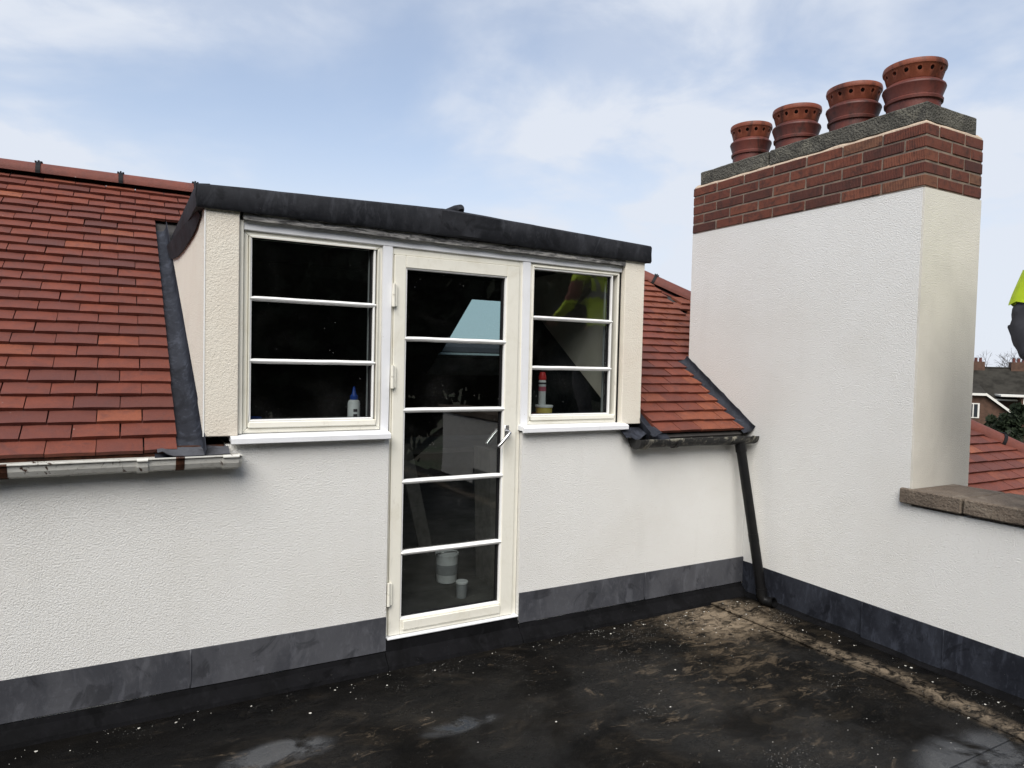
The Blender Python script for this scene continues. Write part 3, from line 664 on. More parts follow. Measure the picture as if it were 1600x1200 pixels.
# ridge and hip tiles, each with its dark clamp
def cap_tile(a, b, r, upv, drop, clip_at=None):
    a, b = Vector(a), Vector(b); d = (b-a).normalized(); up = (upv-d*upv.dot(d)).normalized(); sd_ = d.cross(up)
    bm = bmesh.new(); n = 12; rr = []
    for q in (a, b):
        for rad in (r, r-0.014):
            rr.append([bm.verts.new(q-up*drop+(up*math.sin(th)+sd_*math.cos(th))*rad) for th in [R(-4)+(math.pi+R(8))*k/n for k in range(n+1)]])
    A0, A1, B0, B1 = rr
    for k in range(n):
        bm.faces.new((A0[k], A0[k+1], B0[k+1], B0[k])); bm.faces.new((A1[k], B1[k], B1[k+1], A1[k+1]))
        bm.faces.new((A0[k], A1[k], A1[k+1], A0[k+1])); bm.faces.new((B0[k], B0[k+1], B1[k+1], B1[k]))
    for k in (0, n): bm.faces.new((A0[k], B0[k], B1[k], A1[k]))
    o = bm_obj('ridge_tile', bm, 'ridge_clay', roof); edges_smooth(o, 40)
    if clip_at is not None:
        c = a+(b-a)*clip_at; bm = bmesh.new()
        for w, ra, rb in ((0.014, r+0.001, r+0.009),):
            ring = []
            for q in (-w, w):
                for rad in (ra, rb): ring.append([bm.verts.new(c+d*q-up*drop+(up*math.sin(th)+sd_*math.cos(th))*rad) for th in [R(-6)+(math.pi+R(12))*k/14 for k in range(15)]])
            for k in range(14):
                bm.faces.new((ring[0][k], ring[0][k+1], ring[2][k+1], ring[2][k])); bm.faces.new((ring[1][k], ring[3][k], ring[3][k+1], ring[1][k+1]))
                bm.faces.new((ring[0][k], ring[1][k], ring[1][k+1], ring[0][k+1])); bm.faces.new((ring[2][k], ring[2][k+1], ring[3][k+1], ring[3][k]))
            for k in (0, 14): bm.faces.new((ring[0][k], ring[2][k], ring[3][k], ring[1][k]))
        # ribbed saddle and bolt head
        top = c-up*drop+up*(r+0.006)
        for q, hw, hh in ((-0.017, 0.030, 0.008), (0.0, 0.022, 0.015), (0.017, 0.030, 0.008)):
            vs_ = []
            for e1 in (-1, 1):
                for e2 in (-1, 1):
                    for e3 in (0, 1): vs_.append(bm.verts.new(top+d*(q+e1*0.006)+sd_*(e2*hw)+up*(e3*hh-0.004)))
            for f in ((0, 1, 3, 2), (4, 6, 7, 5), (0, 4, 5, 1), (2, 3, 7, 6), (0, 2, 6, 4), (1, 5, 7, 3)): bm.faces.new([vs_[i] for i in f])
        # front strap
        k = o; cl = bm_obj('ridge_clamp', bm, 'black_rubber', o, (0, 0, 0))
rz = 2.858; UPV = Vector((0, 0, 1)); RL = 0.511; RR = 0.078
xr = -0.595-RL*7
while xr < 3.80:
    cap_tile((xr, 2.43, rz), (min(xr+RL-0.004, 3.88), 2.43, rz), RR, UPV, 0.008, 0.0); xr += RL
hl = (Vector((8.4, -1.5, 0.12))-AP).length; q = 0.0; HL = 0.50; hd0 = AP+Vector((0, 0, 0.0))
# phase so that a joint falls where the clamp shows above the roof slope beside the dormer
q = 0.04
while q < hl-0.3:
    a = AP+hd*q+Vector((0.03, 0.03, -0.012)); cap_tile(a, a+hd*(HL-0.004), 0.085, UPV, 0.02, 0.0); q += HL
# ------------------------------------------------------------------ lead valleys beside the dormer
def lead_sheet(name, grid, mat, parent=None, th=0.003, label=None, cat=None):
    bm = bmesh.new(); vv = [[bm.verts.new(p) for p in row] for row in grid]
    for a, b in zip(vv, vv[1:]):
        for i in range(len(a)-1): bm.faces.new((a[i], a[i+1], b[i+1], b[i]))
    bmesh.ops.recalc_face_normals(bm, faces=bm.faces)
    bmesh.ops.solidify(bm, geom=list(bm.faces), thickness=th)
    o = bm_obj(name, bm, mat, parent); edges_smooth(o, 60)
    if label: tag(o, label, cat)
    return o
def cheekx(y): return 0.300-0.053*max(y, 0)
grid = []
for k in range(26):
    s = -0.03+2.38*k/25; p = RP(0, s); row = []
    xt = 0.192-0.052*s/2.43; xc_ = cheekx(p.y)
    for u, n_ in ((-0.10, -0.034), (0.0, -0.034), (0.45, -0.034), (0.78, -0.026), (0.95, -0.002), (1.0, 0.05)):
        x = xt+(xc_+0.004-xt)*u if u >= 0 else xt-0.10
        row.append(RP(x, s, n_+0.003*noise.noise((x*9, s*5, 0))))
    grid.append(row)
lead_sheet('lead_valley', grid, 'lead_dark', None, 0.003, 'dark lead valley between the wide tile slope and the dormer side', 'flashing')
# lead apron dropping from the valley into the white gutter, with a curled edge
grid = []
for k in range(9):
    u = k/8; row = []
    for i in range(15):
        x = 0.10+0.31*i/14
        curl = 0.028*math.exp(-((x-0.115)/0.03)**2)
        y = 0.005-0.095*u; z = 1.150-0.032*u+curl*u+0.004*noise.noise((x*14, u*3, 4))
        row.append((x, y, z))
    grid.append(row)
lead_sheet('lead_apron', grid, 'lead_weathered', None, 0.003, 'pale-streaked lead apron lapping into the white gutter below the dormer corner', 'flashing')
grid = []
for k in range(16):
    s = -0.04+0.95*k/15; row = []
    for u, n_ in ((2.962, 0.06), (2.972, -0.02), (3.0, -0.036), (3.06, -0.036), (3.125, -0.034), (3.20, -0.034)):
        row.append(RP(u, s, n_+0.003*noise.noise((u*9, s*6, 5))))
    grid.append(row)
lead_sheet('lead_valley', grid, 'lead_dark', None, 0.003, 'dark lead valley between the dormer and the narrow tile slope by the chimney', 'flashing')
grid = []
for k in range(8):
    u = k/7; row = []
    for i in range(12):
        x = 2.80+0.30*i/11; sag = 0.012*math.sin(i*1.3)
        row.append((x, 0.004-0.085*u, 1.168-0.045*u-0.06*u*max(0, 1-abs(x-2.86)/0.12)*0.4+sag*u+0.004*noise.noise((x*12, u*4, 8))))
    grid.append(row)
lead_sheet('lead_apron', grid, 'lead_dark', None, 0.003, 'crumpled dark lead apron over the end of the iron gutter', 'flashing')
# stepped cover strip where the narrow tile slope meets the chimney face
grid = []
for k in range(24):
    s = 0.0+0.89*k/23; row = []
    for (dx, n_) in ((0.085, -0.022), (0.050, -0.012), (0.014, 0.0), (0.008, 0.022), (0.007, 0.040+0.004*(k % 5 == 0))):
        row.append(RP(XR-dx, s, n_+0.002*noise.noise((s*9, dx*30, 2))))
    grid.append(row)
lead_sheet('abutment_flashing', grid, 'lead_dark', None, 0.003, 'black lead cover strip where roof tiles meet the white chimney face', 'flashing')
# ------------------------------------------------------------------ gutters and downpipe
gt = empty('gutter', (-1.5, -0.06, 1.06), 'white painted iron gutter with rusty gaps below the wide tile slope', 'gutter')
prof = [(-0.004, 0.045), (-0.004, 0.0), (-0.022, -0.012), (-0.060, -0.016), (-0.092, -0.004), (-0.106, 0.018), (-0.112, 0.044), (-0.122, 0.047), (-0.122, 0.052), (-0.106, 0.052), (-0.098, 0.020), (-0.086, 0.004), (-0.060, -0.008), (-0.024, -0.004), (-0.010, 0.004), (-0.010, 0.045)]
bm = bmesh.new(); prev = None
for k in range(91):
    x = -4+4.452*k/90; ring = [bm.verts.new((x, y, 1.063+z+0.0015*noise.noise((x*4, y*20, z*20)))) for y, z in prof]
    if prev:
        for m in range(len(prof)): bm.faces.new((prev[m], prev[(m+1) % len(prof)], ring[(m+1) % len(prof)], ring[m]))
    prev = ring
bm_obj('gutter_trough', bm, 'white_iron', gt)
bm = bmesh.new(); prism(bm, [(0.449, y, 1.063+z) for y, z in prof[:9]], (0.012, 0, 0)); bm_obj('stop_end', bm, 'white_iron', gt)
def band(x0, x1, grow, mat, nm, zlo=None):
    bm = bmesh.new(); pr_ = [(y-grow*(1 if y < -0.03 else 0), z-grow) for y, z in prof[2:9]]
    inn = [(y+0.003, z+0.003) for y, z in prof[2:9]]
    prism(bm, [(x0, y, 1.063+z) for y, z in pr_+inn[::-1]], (x1-x0, 0, 0)); bm_obj(nm, bm, mat, gt)
band(0.018, 0.062, 0.005, 'white_iron', 'gutter_clip'); band(0.375, 0.447, 0.0045, 'white_iron', 'gutter_union')
band(0.175, 0.212, 0.0012, 'rust', 'rust_patch'); band(-0.495, -0.455, 0.0012, 'rust', 'rust_patch'); band(-0.60, -0.50, 0.0045, 'white_iron', 'gutter_union')
box('fascia_board', (-4, -0.0035, 1.088), (0.39, 0.05, 1.150), 'rust', gt, 0)
for x in (-3.2, -2.4, -1.6, -0.8, 0.0): box('gutter_bracket', (x, -0.09, 1.066), (x+0.025, -0.006, 1.072), 'white_iron', gt, 0.001)
g2 = empty('gutter', (3.4, -0.06, 1.05), 'short half-round black iron gutter blotched with lichen beside the chimney', 'gutter')
bm = bmesh.new(); rr_ = 0.061; prev = None
hr = [(-0.064+math.cos(R(180+180*k/14))*rr_, math.sin(R(180+180*k/14))*rr_) for k in range(15)]
hr2 = [(-0.064+math.cos(R(360-180*k/14))*(rr_-0.006), math.sin(R(360-180*k/14))*(rr_-0.006)+0.001) for k in range(15)]
for k in range(31):
    x = 2.885+1.090*k/30; fl = 1+0.12*max(0, 1-k/2.5); dz = -0.010*(k/30)
    ring = [bm.verts.new((x, -0.064+(y+0.064)*fl, 1.098+dz+z*fl+0.003*noise.noise((x*6, y*9, 3)))) for y, z in hr+hr2]
    if prev:
        for m in range(len(ring)): bm.faces.new((prev[m], prev[(m+1) % len(ring)], ring[(m+1) % len(ring)], ring[m]))
    prev = ring
edges_smooth(bm_obj('gutter_trough', bm, 'black_iron_lichen', g2), 50)
bm = bmesh.new(); prism(bm, [(2.880, -0.064+(y+0.064)*1.13, 1.098+z*1.13) for y, z in hr], (0.006, 0, 0)); bm_obj('stop_end', bm, 'black_iron_lichen', g2)
for x, w in ((2.93, 0.03), (3.20, 0.03), (3.72, 0.035), (3.90, 0.02)):
    bm = bmesh.new(); o_ = [(x, -0.064+(y+0.064)*1.10, 1.094+z*1.10) for y, z in hr]; i_ = [(x, -0.064+(y+0.064)*1.01, 1.094+z*1.01) for y, z in hr]
    prism(bm, o_+i_[::-1], (w, 0, 0)); bm_obj('gutter_band', bm, 'black_iron_lichen', g2)
box('tile_batten', (3.02, -0.0035, 1.060), (XR-0.02, 0.06, 1.085), 'room_dark', g2, 0)
dp = empty('downpipe', (3.90, -0.25, FL), 'slanting black downpipe from the iron gutter to the terrace corner', 'downpipe')
a, b = Vector((3.832, -0.075, 1.05)), Vector((3.905, -0.262, -0.035)); dd = (b-a).normalized()
bm = bmesh.new(); tube(bm, [a, a+dd*0.10, b], 0.034, 24); edges_smooth(bm_obj('pipe', bm, 'black_pipe', dp), 40)
for u in (0.02, 0.60): bm = bmesh.new(); tube(bm, [a+(b-a)*u, a+(b-a)*u+dd*0.055], 0.0385 if u < .1 else 0.0352, 24); edges_smooth(bm_obj('pipe_collar', bm, 'black_pipe', dp), 40)
bm = bmesh.new(); tube(bm, [b-dd*0.06, b-dd*0.01, b+Vector((0.006, -0.018, -0.022)), b+Vector((0.022, -0.060, -0.026)), b+Vector((0.026, -0.085, -0.018))], [0.039, 0.039, 0.037, 0.034, 0.036], 24, inner=0.006)
edges_smooth(bm_obj('pipe_shoe', bm, 'black_pipe', dp), 40)
# ------------------------------------------------------------------ dormer
do = empty('dormer', (1.63, 0.1, 1.15), 'flat-roofed dormer with cream rendered cheeks and black lead fascia', 'dormer')
# left cheek: front return and splayed side
bm = bmesh.new(); ca = []
prism(bm, [(0.298, -0.012, 1.193), (0.453, -0.012, 1.193), (0.453, 0.20, 1.193), (0.288, 0.20, 1.193)], (0, 0, 1.10)); bmesh.ops.bevel(bm, geom=list(bm.edges), offset=0.004, segments=1, affect='EDGES'); bm_obj('cheek_front', bm, 'cream_render', do)
bm = bmesh.new(); prism(bm, [(cheekx(0.20), 0.201, 1.28), (cheekx(0.20), 0.201, 2.29), (cheekx(1.60), 1.60, 2.29), (cheekx(1.60), 1.60, 2.24)], (0.10, 0, 0)); bm_obj('cheek_side', bm, 'cream_render', do)
bm = bmesh.new(); prism(bm, [(2.806, -0.012, 1.192), (2.966, -0.012, 1.192), (2.966, 0.20, 1.192), (2.806, 0.20, 1.192)], (0, 0, 1.075)); bmesh.ops.bevel(bm, geom=list(bm.edges), offset=0.004, segments=1, affect='EDGES'); bm_obj('cheek_front', bm, 'cream_render', do)
bm = bmesh.new(); prism(bm, [(2.964, 0.201, 1.28), (2.964, 0.201, 2.27), (2.964, 1.60, 2.27), (2.964, 1.60, 2.24)], (-0.10, 0, 0)); bm_obj('cheek_side', bm, 'cream_render', do)
# thin white corner bead
box('corner_bead', (0.2945, -0.0150, 1.195), (0.3005, -0.0115, 2.288), 'white_bead', do, 0)
# lead fascia: slight crown at the middle, two sheets lapped, turned over onto the roof
def ftop(x): return 2.395+(2.432-2.395)*max(0, min(1, (x-0.26)/1.26)) if x < 1.52 else 2.432-(2.432-2.372)*(x-1.52)/(3.0-1.52)
def fbot(x): return 2.284-0.004*(x-0.26)/1.3 if x < 1.52 else 2.280-(2.280-2.258)*(x-1.52)/(3.0-1.52)
def fascia(x0, x1, off):
    bm = bmesh.new(); n = int((x1-x0)/0.05); prev = None
    for k in range(n+1):
        x = x0+(x1-x0)*k/n; w = lambda j: 0.004*noise.noise((x*3.3, j*1.7, off*100))
        t_, b_ = ftop(x)+0.0025*noise.noise((x*5, 1, off*50)), fbot(x)+0.003*noise.noise((x*6, 2, 3))
        ring = [(x, 0.02, b_+0.004), (x, -0.028-off+w(0), b_-0.002), (x, -0.038-off+w(1), b_+0.010), (x, -0.036-off+w(2), (t_+b_)/2), (x, -0.038-off+w(3), t_-0.014), (x, -0.026-off, t_-0.002), (x, 0.02, t_+0.004+off*0.3), (x, 0.30, t_+0.007+off*0.3), (x, 0.30, t_-0.03), (x, 0.02, t_-0.03)]
        ring = [bm.verts.new(p) for p in ring]
        if prev:
            for m in range(len(ring)): bm.faces.new((prev[m], prev[(m+1) % len(ring)], ring[(m+1) % len(ring)], ring[m]))
        else: bm.faces.new(ring)
        prev = ring
    bm.faces.new(prev); edges_smooth(bm_obj('fascia_sheet', bm, 'lead_fascia', do), 50)
fascia(0.262, 1.56, 0.0); fascia(1.50, 2.10, 0.004); fascia(2.06, 2.998, 0.0005)
# side fascia running back into the slope
for X0_, X1_, sgn in ((0.258, 0.232, -1), (2.995, 2.985, 1)):
    bm = bmesh.new(); prev = None; zt = 2.392 if sgn < 0 else 2.368; zb = 2.284 if sgn < 0 else 2.260
    for k in range(29):
        y = -0.022+1.74*k/28; x = X0_+(X1_-X0_)*k/28
        wv_ = 0.003*noise.noise((y*5, 3, sgn))
        ring = [bm.verts.new(p) for p in ((x+sgn*wv_, y, zb), (x+sgn*(0.004+wv_), y, (zt+zb)/2), (x, y, zt), (x-sgn*0.06, y, zt+0.006), (x-sgn*0.06, y, zb))]
        if prev:
            for m in range(5): bm.faces.new((prev[m], prev[(m+1) % 5], ring[(m+1) % 5], ring[m]))
        else: bm.faces.new(ring)
        prev = ring
    bm.faces.new(prev); edges_smooth(bm_obj('side_fascia', bm, 'lead_fascia', do), 50)
# lead flap under the side fascia, wavy lower edge
flap = [(0.085, 2.262), (0.16, 2.243), (0.24, 2.224), (0.36, 2.206), (0.56, 2.190), (0.80, 2.176), (1.05, 2.172), (1.30, 2.186), (1.50, 2.215)]
grid = []
for (y, zl) in flap:
    x = cheekx(y); grid.append([(x-0.008-0.016*u, y, zl+(2.292-zl)*u) for u in (0, 0.33, 0.66, 1.0)])
lead_sheet('lead_flap', grid, 'lead_fascia', do, 0.004)
# roof sheet and roll
bm = bmesh.new(); prev = None
for k in range(41):
    x = 0.30+2.66*k/40; ring = [bm.verts.new(p) for p in ((x, 0.28, ftop(x)+0.0065), (x, 1.80, ftop(x)+0.03), (x, 1.80, ftop(x)-0.10), (x, 0.05, ftop(x)-0.10))]
    if prev:
        for m in range(4): bm.faces.new((prev[m], prev[(m+1) % 4], ring[(m+1) % 4], ring[m]))
    else: bm.faces.new(ring)
    prev = ring
bm.faces.new(prev); bm_obj('roof_sheet', bm, 'lead_weathered', do)
bm = bmesh.new(); tube(bm, [(1.625, -0.012, 2.432), (1.625, 0.0, 2.446), (1.625, 0.06, 2.452), (1.625, 1.75, 2.475)], [0.018, 0.026, 0.027, 0.027], 16); edges_smooth(bm_obj('lead_roll', bm, 'lead_fascia', do), 40)
# weathered timber under the fascia, white head strip, mullion covers
bm = bmesh.new(); prev = None
for k in range(61):
    x = 0.470+2.335*k/60; u = k/60; zt = 2.290-0.030*u; zb = 2.252-0.026*u+0.004*noise.noise((x*8, 0, 0))
    yf = -0.012+0.005*noise.noise((x*7, 1, 1))
    ring = [bm.verts.new(p) for p in ((x, yf, zb), (x, yf+0.003*noise.noise((x*20, 3, 3)), (zt+zb)/2), (x, yf, zt), (x, 0.10, zt), (x, 0.10, zb))]
    if prev:
        for m in range(5): bm.faces.new((prev[m], prev[(m+1) % 5], ring[(m+1) % 5], ring[m]))
    else: bm.faces.new(ring)
    prev = ring
bm.faces.new(prev); bm_obj('head_timber', bm, 'bare_timber', do)
bm = bmesh.new(); prism(bm, [(0.476, 0.018, 2.206), (2.802, 0.018, 2.186), (2.802, 0.018, 2.226), (0.476, 0.018, 2.258)], (0, 0.06, 0)); bmesh.ops.recalc_face_normals(bm, faces=bm.faces); bmesh.ops.bevel(bm, geom=list(bm.edges), offset=0.003, segments=1, affect='EDGES'); bm_obj('head_strip', bm, 'white_upvc', do)
bm = bmesh.new(); prism(bm, [(1.190, 0.020, 1.165), (1.229, 0.020, 1.165), (1.238, 0.020, 2.199), (1.184, 0.020, 2.199)], (0, 0.10, 0)); bm_obj('mullion_strip', bm, 'white_upvc', do)
bm = bmesh.new(); prism(bm, [(2.066, 0.020, 1.168), (2.112, 0.020, 1.168), (2.110, 0.020, 2.190), (2.058, 0.020, 2.190)], (0, 0.10, 0)); bm_obj('mullion_strip', bm, 'white_upvc', do)
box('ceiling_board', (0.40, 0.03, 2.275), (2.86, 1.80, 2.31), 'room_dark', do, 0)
box('frame_packer', (0.456, 0.012, 1.200), (0.4745, 0.10, 2.25), 'cream_paint', do, 0.002); box('frame_packer', (2.797, 0.03, 1.155), (2.805, 0.10, 2.22), 'black_rubber', do, 0)
# ------------------------------------------------------------------ windows
def sash_bar(x0, x1, zc, y, par, h=0.025):
    bm = bmesh.new(); n = 24; prev = None
    for k in range(n+1):
        x = x0+(x1-x0)*k/n; e = 0.7 if k in (0, n) else 1.0; wz_ = 0.0012*noise.noise((x*9, zc*5, 0))
        ring = [bm.verts.new((x, y+dy, zc+wz_+dz*h*e)) for dy, dz in ((0.012, -0.5), (-0.006, -0.5), (-0.016, -0.22), (-0.018, 0.08), (-0.010, 0.42), (0.004, 0.5), (0.012, 0.5))]
        if prev:
            for m in range(7): bm.faces.new((prev[m], prev[(m+1) % 7], ring[(m+1) % 7], ring[m]))
        else: bm.faces.new(ring)
        prev = ring
    bm.faces.new(prev); edges_smooth(bm_obj('glazing_bar', bm, 'white_bead', par), 45)
def member(bm, pts, y0, y1, bev=0.004):
    prism(bm, [(x, y0, z) for x, z in pts], (0, y1-y0, 0))
def frame_ring(name, x0, x1, z0, z1, w, y0, y1, mat, par, bev=0.004, wb=None, butt=False):
    """four mitred members"""
    wb = wb or w; wl, wr, wt = w if isinstance(w, tuple) else (w, w, w)
    bm = bmesh.new(); o_ = [(x0, z0), (x1, z0), (x1, z1), (x0, z1)]; i_ = [(x0+wl, z0+wb), (x1-wr, z0+wb), (x1-wr, z1-wt), (x0+wl, z1-wt)]
    quads = [[o_[k], o_[(k+1) % 4], i_[(k+1) % 4], i_[k]] for k in range(4)]
    if butt: quads = [[(x0, z0), (x0+wl, z0), (x0+wl, z1), (x0, z1)], [(x1-wr, z0), (x1, z0), (x1, z1), (x1-wr, z1)], [(x0+wl+.0005, z0), (x1-wr-.0005, z0), (x1-wr-.0005, z0+wb), (x0+wl+.0005, z0+wb)], [(x0+wl+.0005, z1-wt), (x1-wr-.0005, z1-wt), (x1-wr-.0005, z1), (x0+wl+.0005, z1)]]
    for qd in quads:
        b = bmesh.new(); member(b, qd, y0, y1); bmesh.ops.recalc_face_normals(b, faces=b.faces)
        bmesh.ops.bevel(b, geom=list(b.edges), offset=bev, segments=1, affect='EDGES'); me = bpy.data.meshes.new('t'); b.to_mesh(me); b.free(); bm.from_mesh(me); bpy.data.meshes.remove(me)
    return bm_obj(name, bm, mat, par, norm=False)
def pane(x0, x1, z0, z1, y, par):
    bm = bmesh.new(); bbox(bm, (x0, y, z0), (x1, y+0.0001, z1))
    bm.clear(); v = [bm.verts.new(p) for p in ((x0, y, z0), (x1, y, z0), (x1, y, z1), (x0, y, z1))]; bm.faces.new(v)
    bm_obj('pane', bm, 'window_glass', par)
def window(name, label, ox0, ox1, oz0, oz1, gx0, gx1, gz0, gz1, bars, sill):
    t = empty(name, ((ox0+ox1)/2, 0.05, oz0), label, 'window')
    frame_ring('outer_frame', ox0, ox1, oz0, oz1, 0.024, 0.034, 0.10, 'cream_paint', t, 0.004)
    frame_ring('sash', ox0+0.026, ox1-0.026, oz0+0.026, oz1-0.026, gx0-ox0-0.034, 0.020, 0.085, 'cream_paint', t, 0.005, gz0-oz0-0.034)
    frame_ring('glazing_bead', gx0-0.009, gx1+0.009, gz0-0.009, gz1+0.009, 0.011, 0.026, 0.05, 'white_bead', t, 0.003)
    frame_ring('gasket', gx0-0.002, gx1+0.003, gz0-0.003, gz1+0.003, (0.004, 0.014, 0.006), 0.044, 0.075, 'black_rubber', t, 0.0008, 0.006)
    frame_ring('inner_bead', gx0-0.006, gx1+0.006, gz0-0.006, gz1+0.006, (0.008, 0.020, 0.008), 0.077, 0.095, 'plastic_grey', t, 0.002, 0.008)
    zs = [gz0]+list(reversed(bars))+[gz1]
    for z in bars: sash_bar(gx0-0.008, gx1+0.014, z, 0.040, t)
    for a, b in zip(zs, zs[1:]): pane(gx0-0.003, gx1+0.004, a+0.0005, b-0.0005, 0.053, t)
    sx0, sx1, sz = sill
    bm = bmesh.new(); prev = None; sp_ = [(0.10, sz+0.045), (0.0, sz+0.040), (-0.040, sz+0.034), (-0.052, sz+0.028), (-0.052, sz+0.004), (-0.046, sz), (-0.030, sz+0.002), (-0.028, sz+0.012), (0.0, sz+0.012), (0.10, sz+0.012)]
    prism(bm, [(sx0, y, z) for y, z in sp_], (sx1-sx0, 0, 0)); bm_obj('sill', bm, 'white_upvc', t)
    return t
window('dormer_window', 'three-pane dormer window beside the door hinges, bottle with blue nozzle inside', 0.476, 1.186, 1.200, 2.204, 0.514, 1.138, 1.266, 2.176, [1.874, 1.562], (0.418, 1.222, 1.155))
window('dormer_window', 'three-pane dormer window beside the chimney slope, reflecting a worker', 2.114, 2.797, 1.202, 2.188, 2.134, 2.728, 1.264, 2.155, [1.860, 1.552], (2.052, 2.838, 1.160))
# ------------------------------------------------------------------ door
dr = empty('glazed_door', (1.64, 0.06, 0.04), 'tall narrow cream door with five stacked glass panes and steel handle', 'door')
frame_ring('door_frame', 1.238, 2.064, 0.036, 2.198, (0.010, 0.026, 0.038), 0.030, 0.11, 'cream_paint', dr, 0.0015, 0.004, True)
frame_ring('door_leaf', 1.2505, 2.034, 0.044, 2.157, (0.066, 0.084, 0.066), 0.018, 0.075, 'cream_paint', dr, 0.003, 0.084, True)
frame_ring('glazing_bead', 1.315, 1.953, 0.125, 2.094, 0.011, 0.024, 0.045, 'white_bead', dr, 0.003)
frame_ring('gasket', 1.322, 1.948, 0.132, 2.087, (0.004, 0.020, 0.006), 0.042, 0.06, 'black_rubber', dr, 0.0008, 0.010)
box('weather_board', (1.330, 0.008, 0.066), (1.948, 0.0175, 0.122), 'cream_paint', dr, 0.006)
box('threshold', (1.236, -0.012, 0.0345), (2.064, 0.06, 0.0415), 'white_upvc', dr, 0.001)
zs = [0.134, 0.4995, 0.902, 1.3025, 1.701, 2.085]
for z in zs[1:-1]: sash_bar(1.313, 1.958, z, 0.036, dr, 0.027)
for a, b in zip(zs, zs[1:]): pane(1.321, 1.946, a+0.0005, b-0.0005, 0.050, dr)
for z0_, z1_ in ((1.873, 1.998), (1.427, 1.552), (0.220, 0.349)):
    h_ = empty('hinge', parent if False else (0, 0, 0)); bpy.data.objects.remove(h_)
    bm = bmesh.new(); m_ = (z0_+z1_)/2
    tube(bm, [(1.243, 0.004, z0_), (1.243, 0.004, m_-0.002)], 0.0095, 12); tube(bm, [(1.243, 0.004, m_+0.002), (1.243, 0.004, z1_)], 0.0085, 12)
    bbox(bm, (1.236, 0.004, z0_+0.004), (1.262, 0.0178, z1_-0.004)); edges_smooth(bm_obj('hinge', bm, 'cream_paint', dr), 40)
def handle(y, s, nm):
    bm = bmesh.new(); bbox(bm, (1.953, y-0.005 if s < 0 else y, 1.125), (1.983, y if s < 0 else y+0.005, 1.205), 0.002)
    tube(bm, [(1.972, y, 1.168), (1.972, y+s*0.030, 1.168), (1.966, y+s*0.048, 1.163), (1.945, y+s*0.052, 1.142), (1.902, y+s*0.050, 1.096), (1.890, y+s*0.046, 1.083)], [0.0105, 0.0095, 0.0105, 0.011, 0.0105, 0.008], 14)
    edges_smooth(bm_obj(nm, bm, 'satin_steel', dr), 40)
handle(0.018, -1, 'handle'); handle(0.076, 1, 'handle')
# ------------------------------------------------------------------ the room behind the glass
rf = tag(box('room_floor', (-0.6, 0.10, -0.15), (4.62, 4.8, 0.03), 'room_boards', None, 0), kind='structure')
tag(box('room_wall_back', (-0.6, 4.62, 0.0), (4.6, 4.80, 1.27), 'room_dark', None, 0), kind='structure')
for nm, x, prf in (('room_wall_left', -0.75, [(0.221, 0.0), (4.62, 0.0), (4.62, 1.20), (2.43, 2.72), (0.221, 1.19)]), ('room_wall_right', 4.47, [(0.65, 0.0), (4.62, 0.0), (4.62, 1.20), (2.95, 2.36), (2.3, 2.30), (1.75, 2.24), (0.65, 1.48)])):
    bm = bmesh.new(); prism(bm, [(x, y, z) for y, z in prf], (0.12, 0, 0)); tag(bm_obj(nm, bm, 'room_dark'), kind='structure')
tag(box('room_partition', (2.98, 0.23, 0.03), (3.05, 1.25, 1.10), 'room_board', None, 0), kind='structure')
tag(box('room_partition_left', (-0.6, 0.24, 0.03), (0.24, 0.30, 1.06), 'room_dark', None, 0), kind='structure')
rl = empty('rooflight', (3.58, 3.5, 1.9), 'sloping rooflight seen through the door, sky beyond its wet glass', 'rooflight')
bm = bmesh.new()
v = [bm.verts.new(p) for p in (BP(3.15, 3.10, -0.05), BP(4.02, 3.10, -0.05), BP(4.02, 3.93, -0.05), BP(3.15, 3.93, -0.05))]; bm.faces.new(v); bm_obj('pane', bm, 'rooflight_glass', rl)
for x0, x1, ya, yb in ((3.12, 3.152, 3.07, 3.96), (4.018, 4.05, 3.07, 3.96), (3.152, 4.018, 3.07, 3.10), (3.152, 4.018, 3.90, 3.96)):
    slab('sash_member', [BP(x0, ya, 0.02), BP(x1, ya, 0.02), BP(x1, yb, 0.02), BP(x0, yb, 0.02)], 0.14, 'label_dark', rl)
slab('lining_board', [BP(3.12, 3.961, -0.131), BP(4.16, 3.961, -0.131), BP(4.16, 4.28, -0.131), BP(3.12, 4.28, -0.131)], 0.006, 'plastic_white', rl)
slab('inner_frame', [BP(3.10, 3.90, -0.132), BP(4.18, 3.90, -0.132), BP(4.18, 3.958, -0.132), BP(3.10, 3.958, -0.132)], 0.03, 'plastic_grey', rl)
# things on the inner sills and on the floor inside
for i, (a, b) in enumerate((((0.40, 0.105, 1.12), (1.24, 0.36, 1.150)), ((2.06, 0.105, 1.12), (2.88, 0.36, 1.150)))):
    tag(box('inner_sill', a, b, 'room_board', None, 0.004), ('inside board sill of the window next to the door hinges', 'inside board sill of the window that reflects the worker')[i], 'shelf')
SZ = 1.1505
t = empty('glue_bottle', (1.085, 0.19, SZ), 'white plastic bottle with tall blue nozzle standing on the inner sill', 'bottle')
bm = bmesh.new(); lathe(bm, [(0.030, 0), (0.034, 0.004), (0.034, 0.185), (0.030, 0.198), (0.018, 0.206)], 24); edges_smooth(bm_obj('bottle_body', bm, 'plastic_white', t, (0, 0, 0)), 35)
bm = bmesh.new(); lathe(bm, [(0.022, 0.205), (0.022, 0.225), (0.013, 0.235), (0.006, 0.275), (0.003, 0.277)], 18); edges_smooth(bm_obj('nozzle', bm, 'plastic_blue', t, (0, 0, 0)), 35)
bm = bmesh.new()
for k in range(4): bbox(bm, (-0.012, -0.0352, 0.055+k*0.028), (0.010, -0.0338, 0.070+k*0.028))
bm_obj('printed_mark', bm, 'label_dark', t, (0, 0, 0))
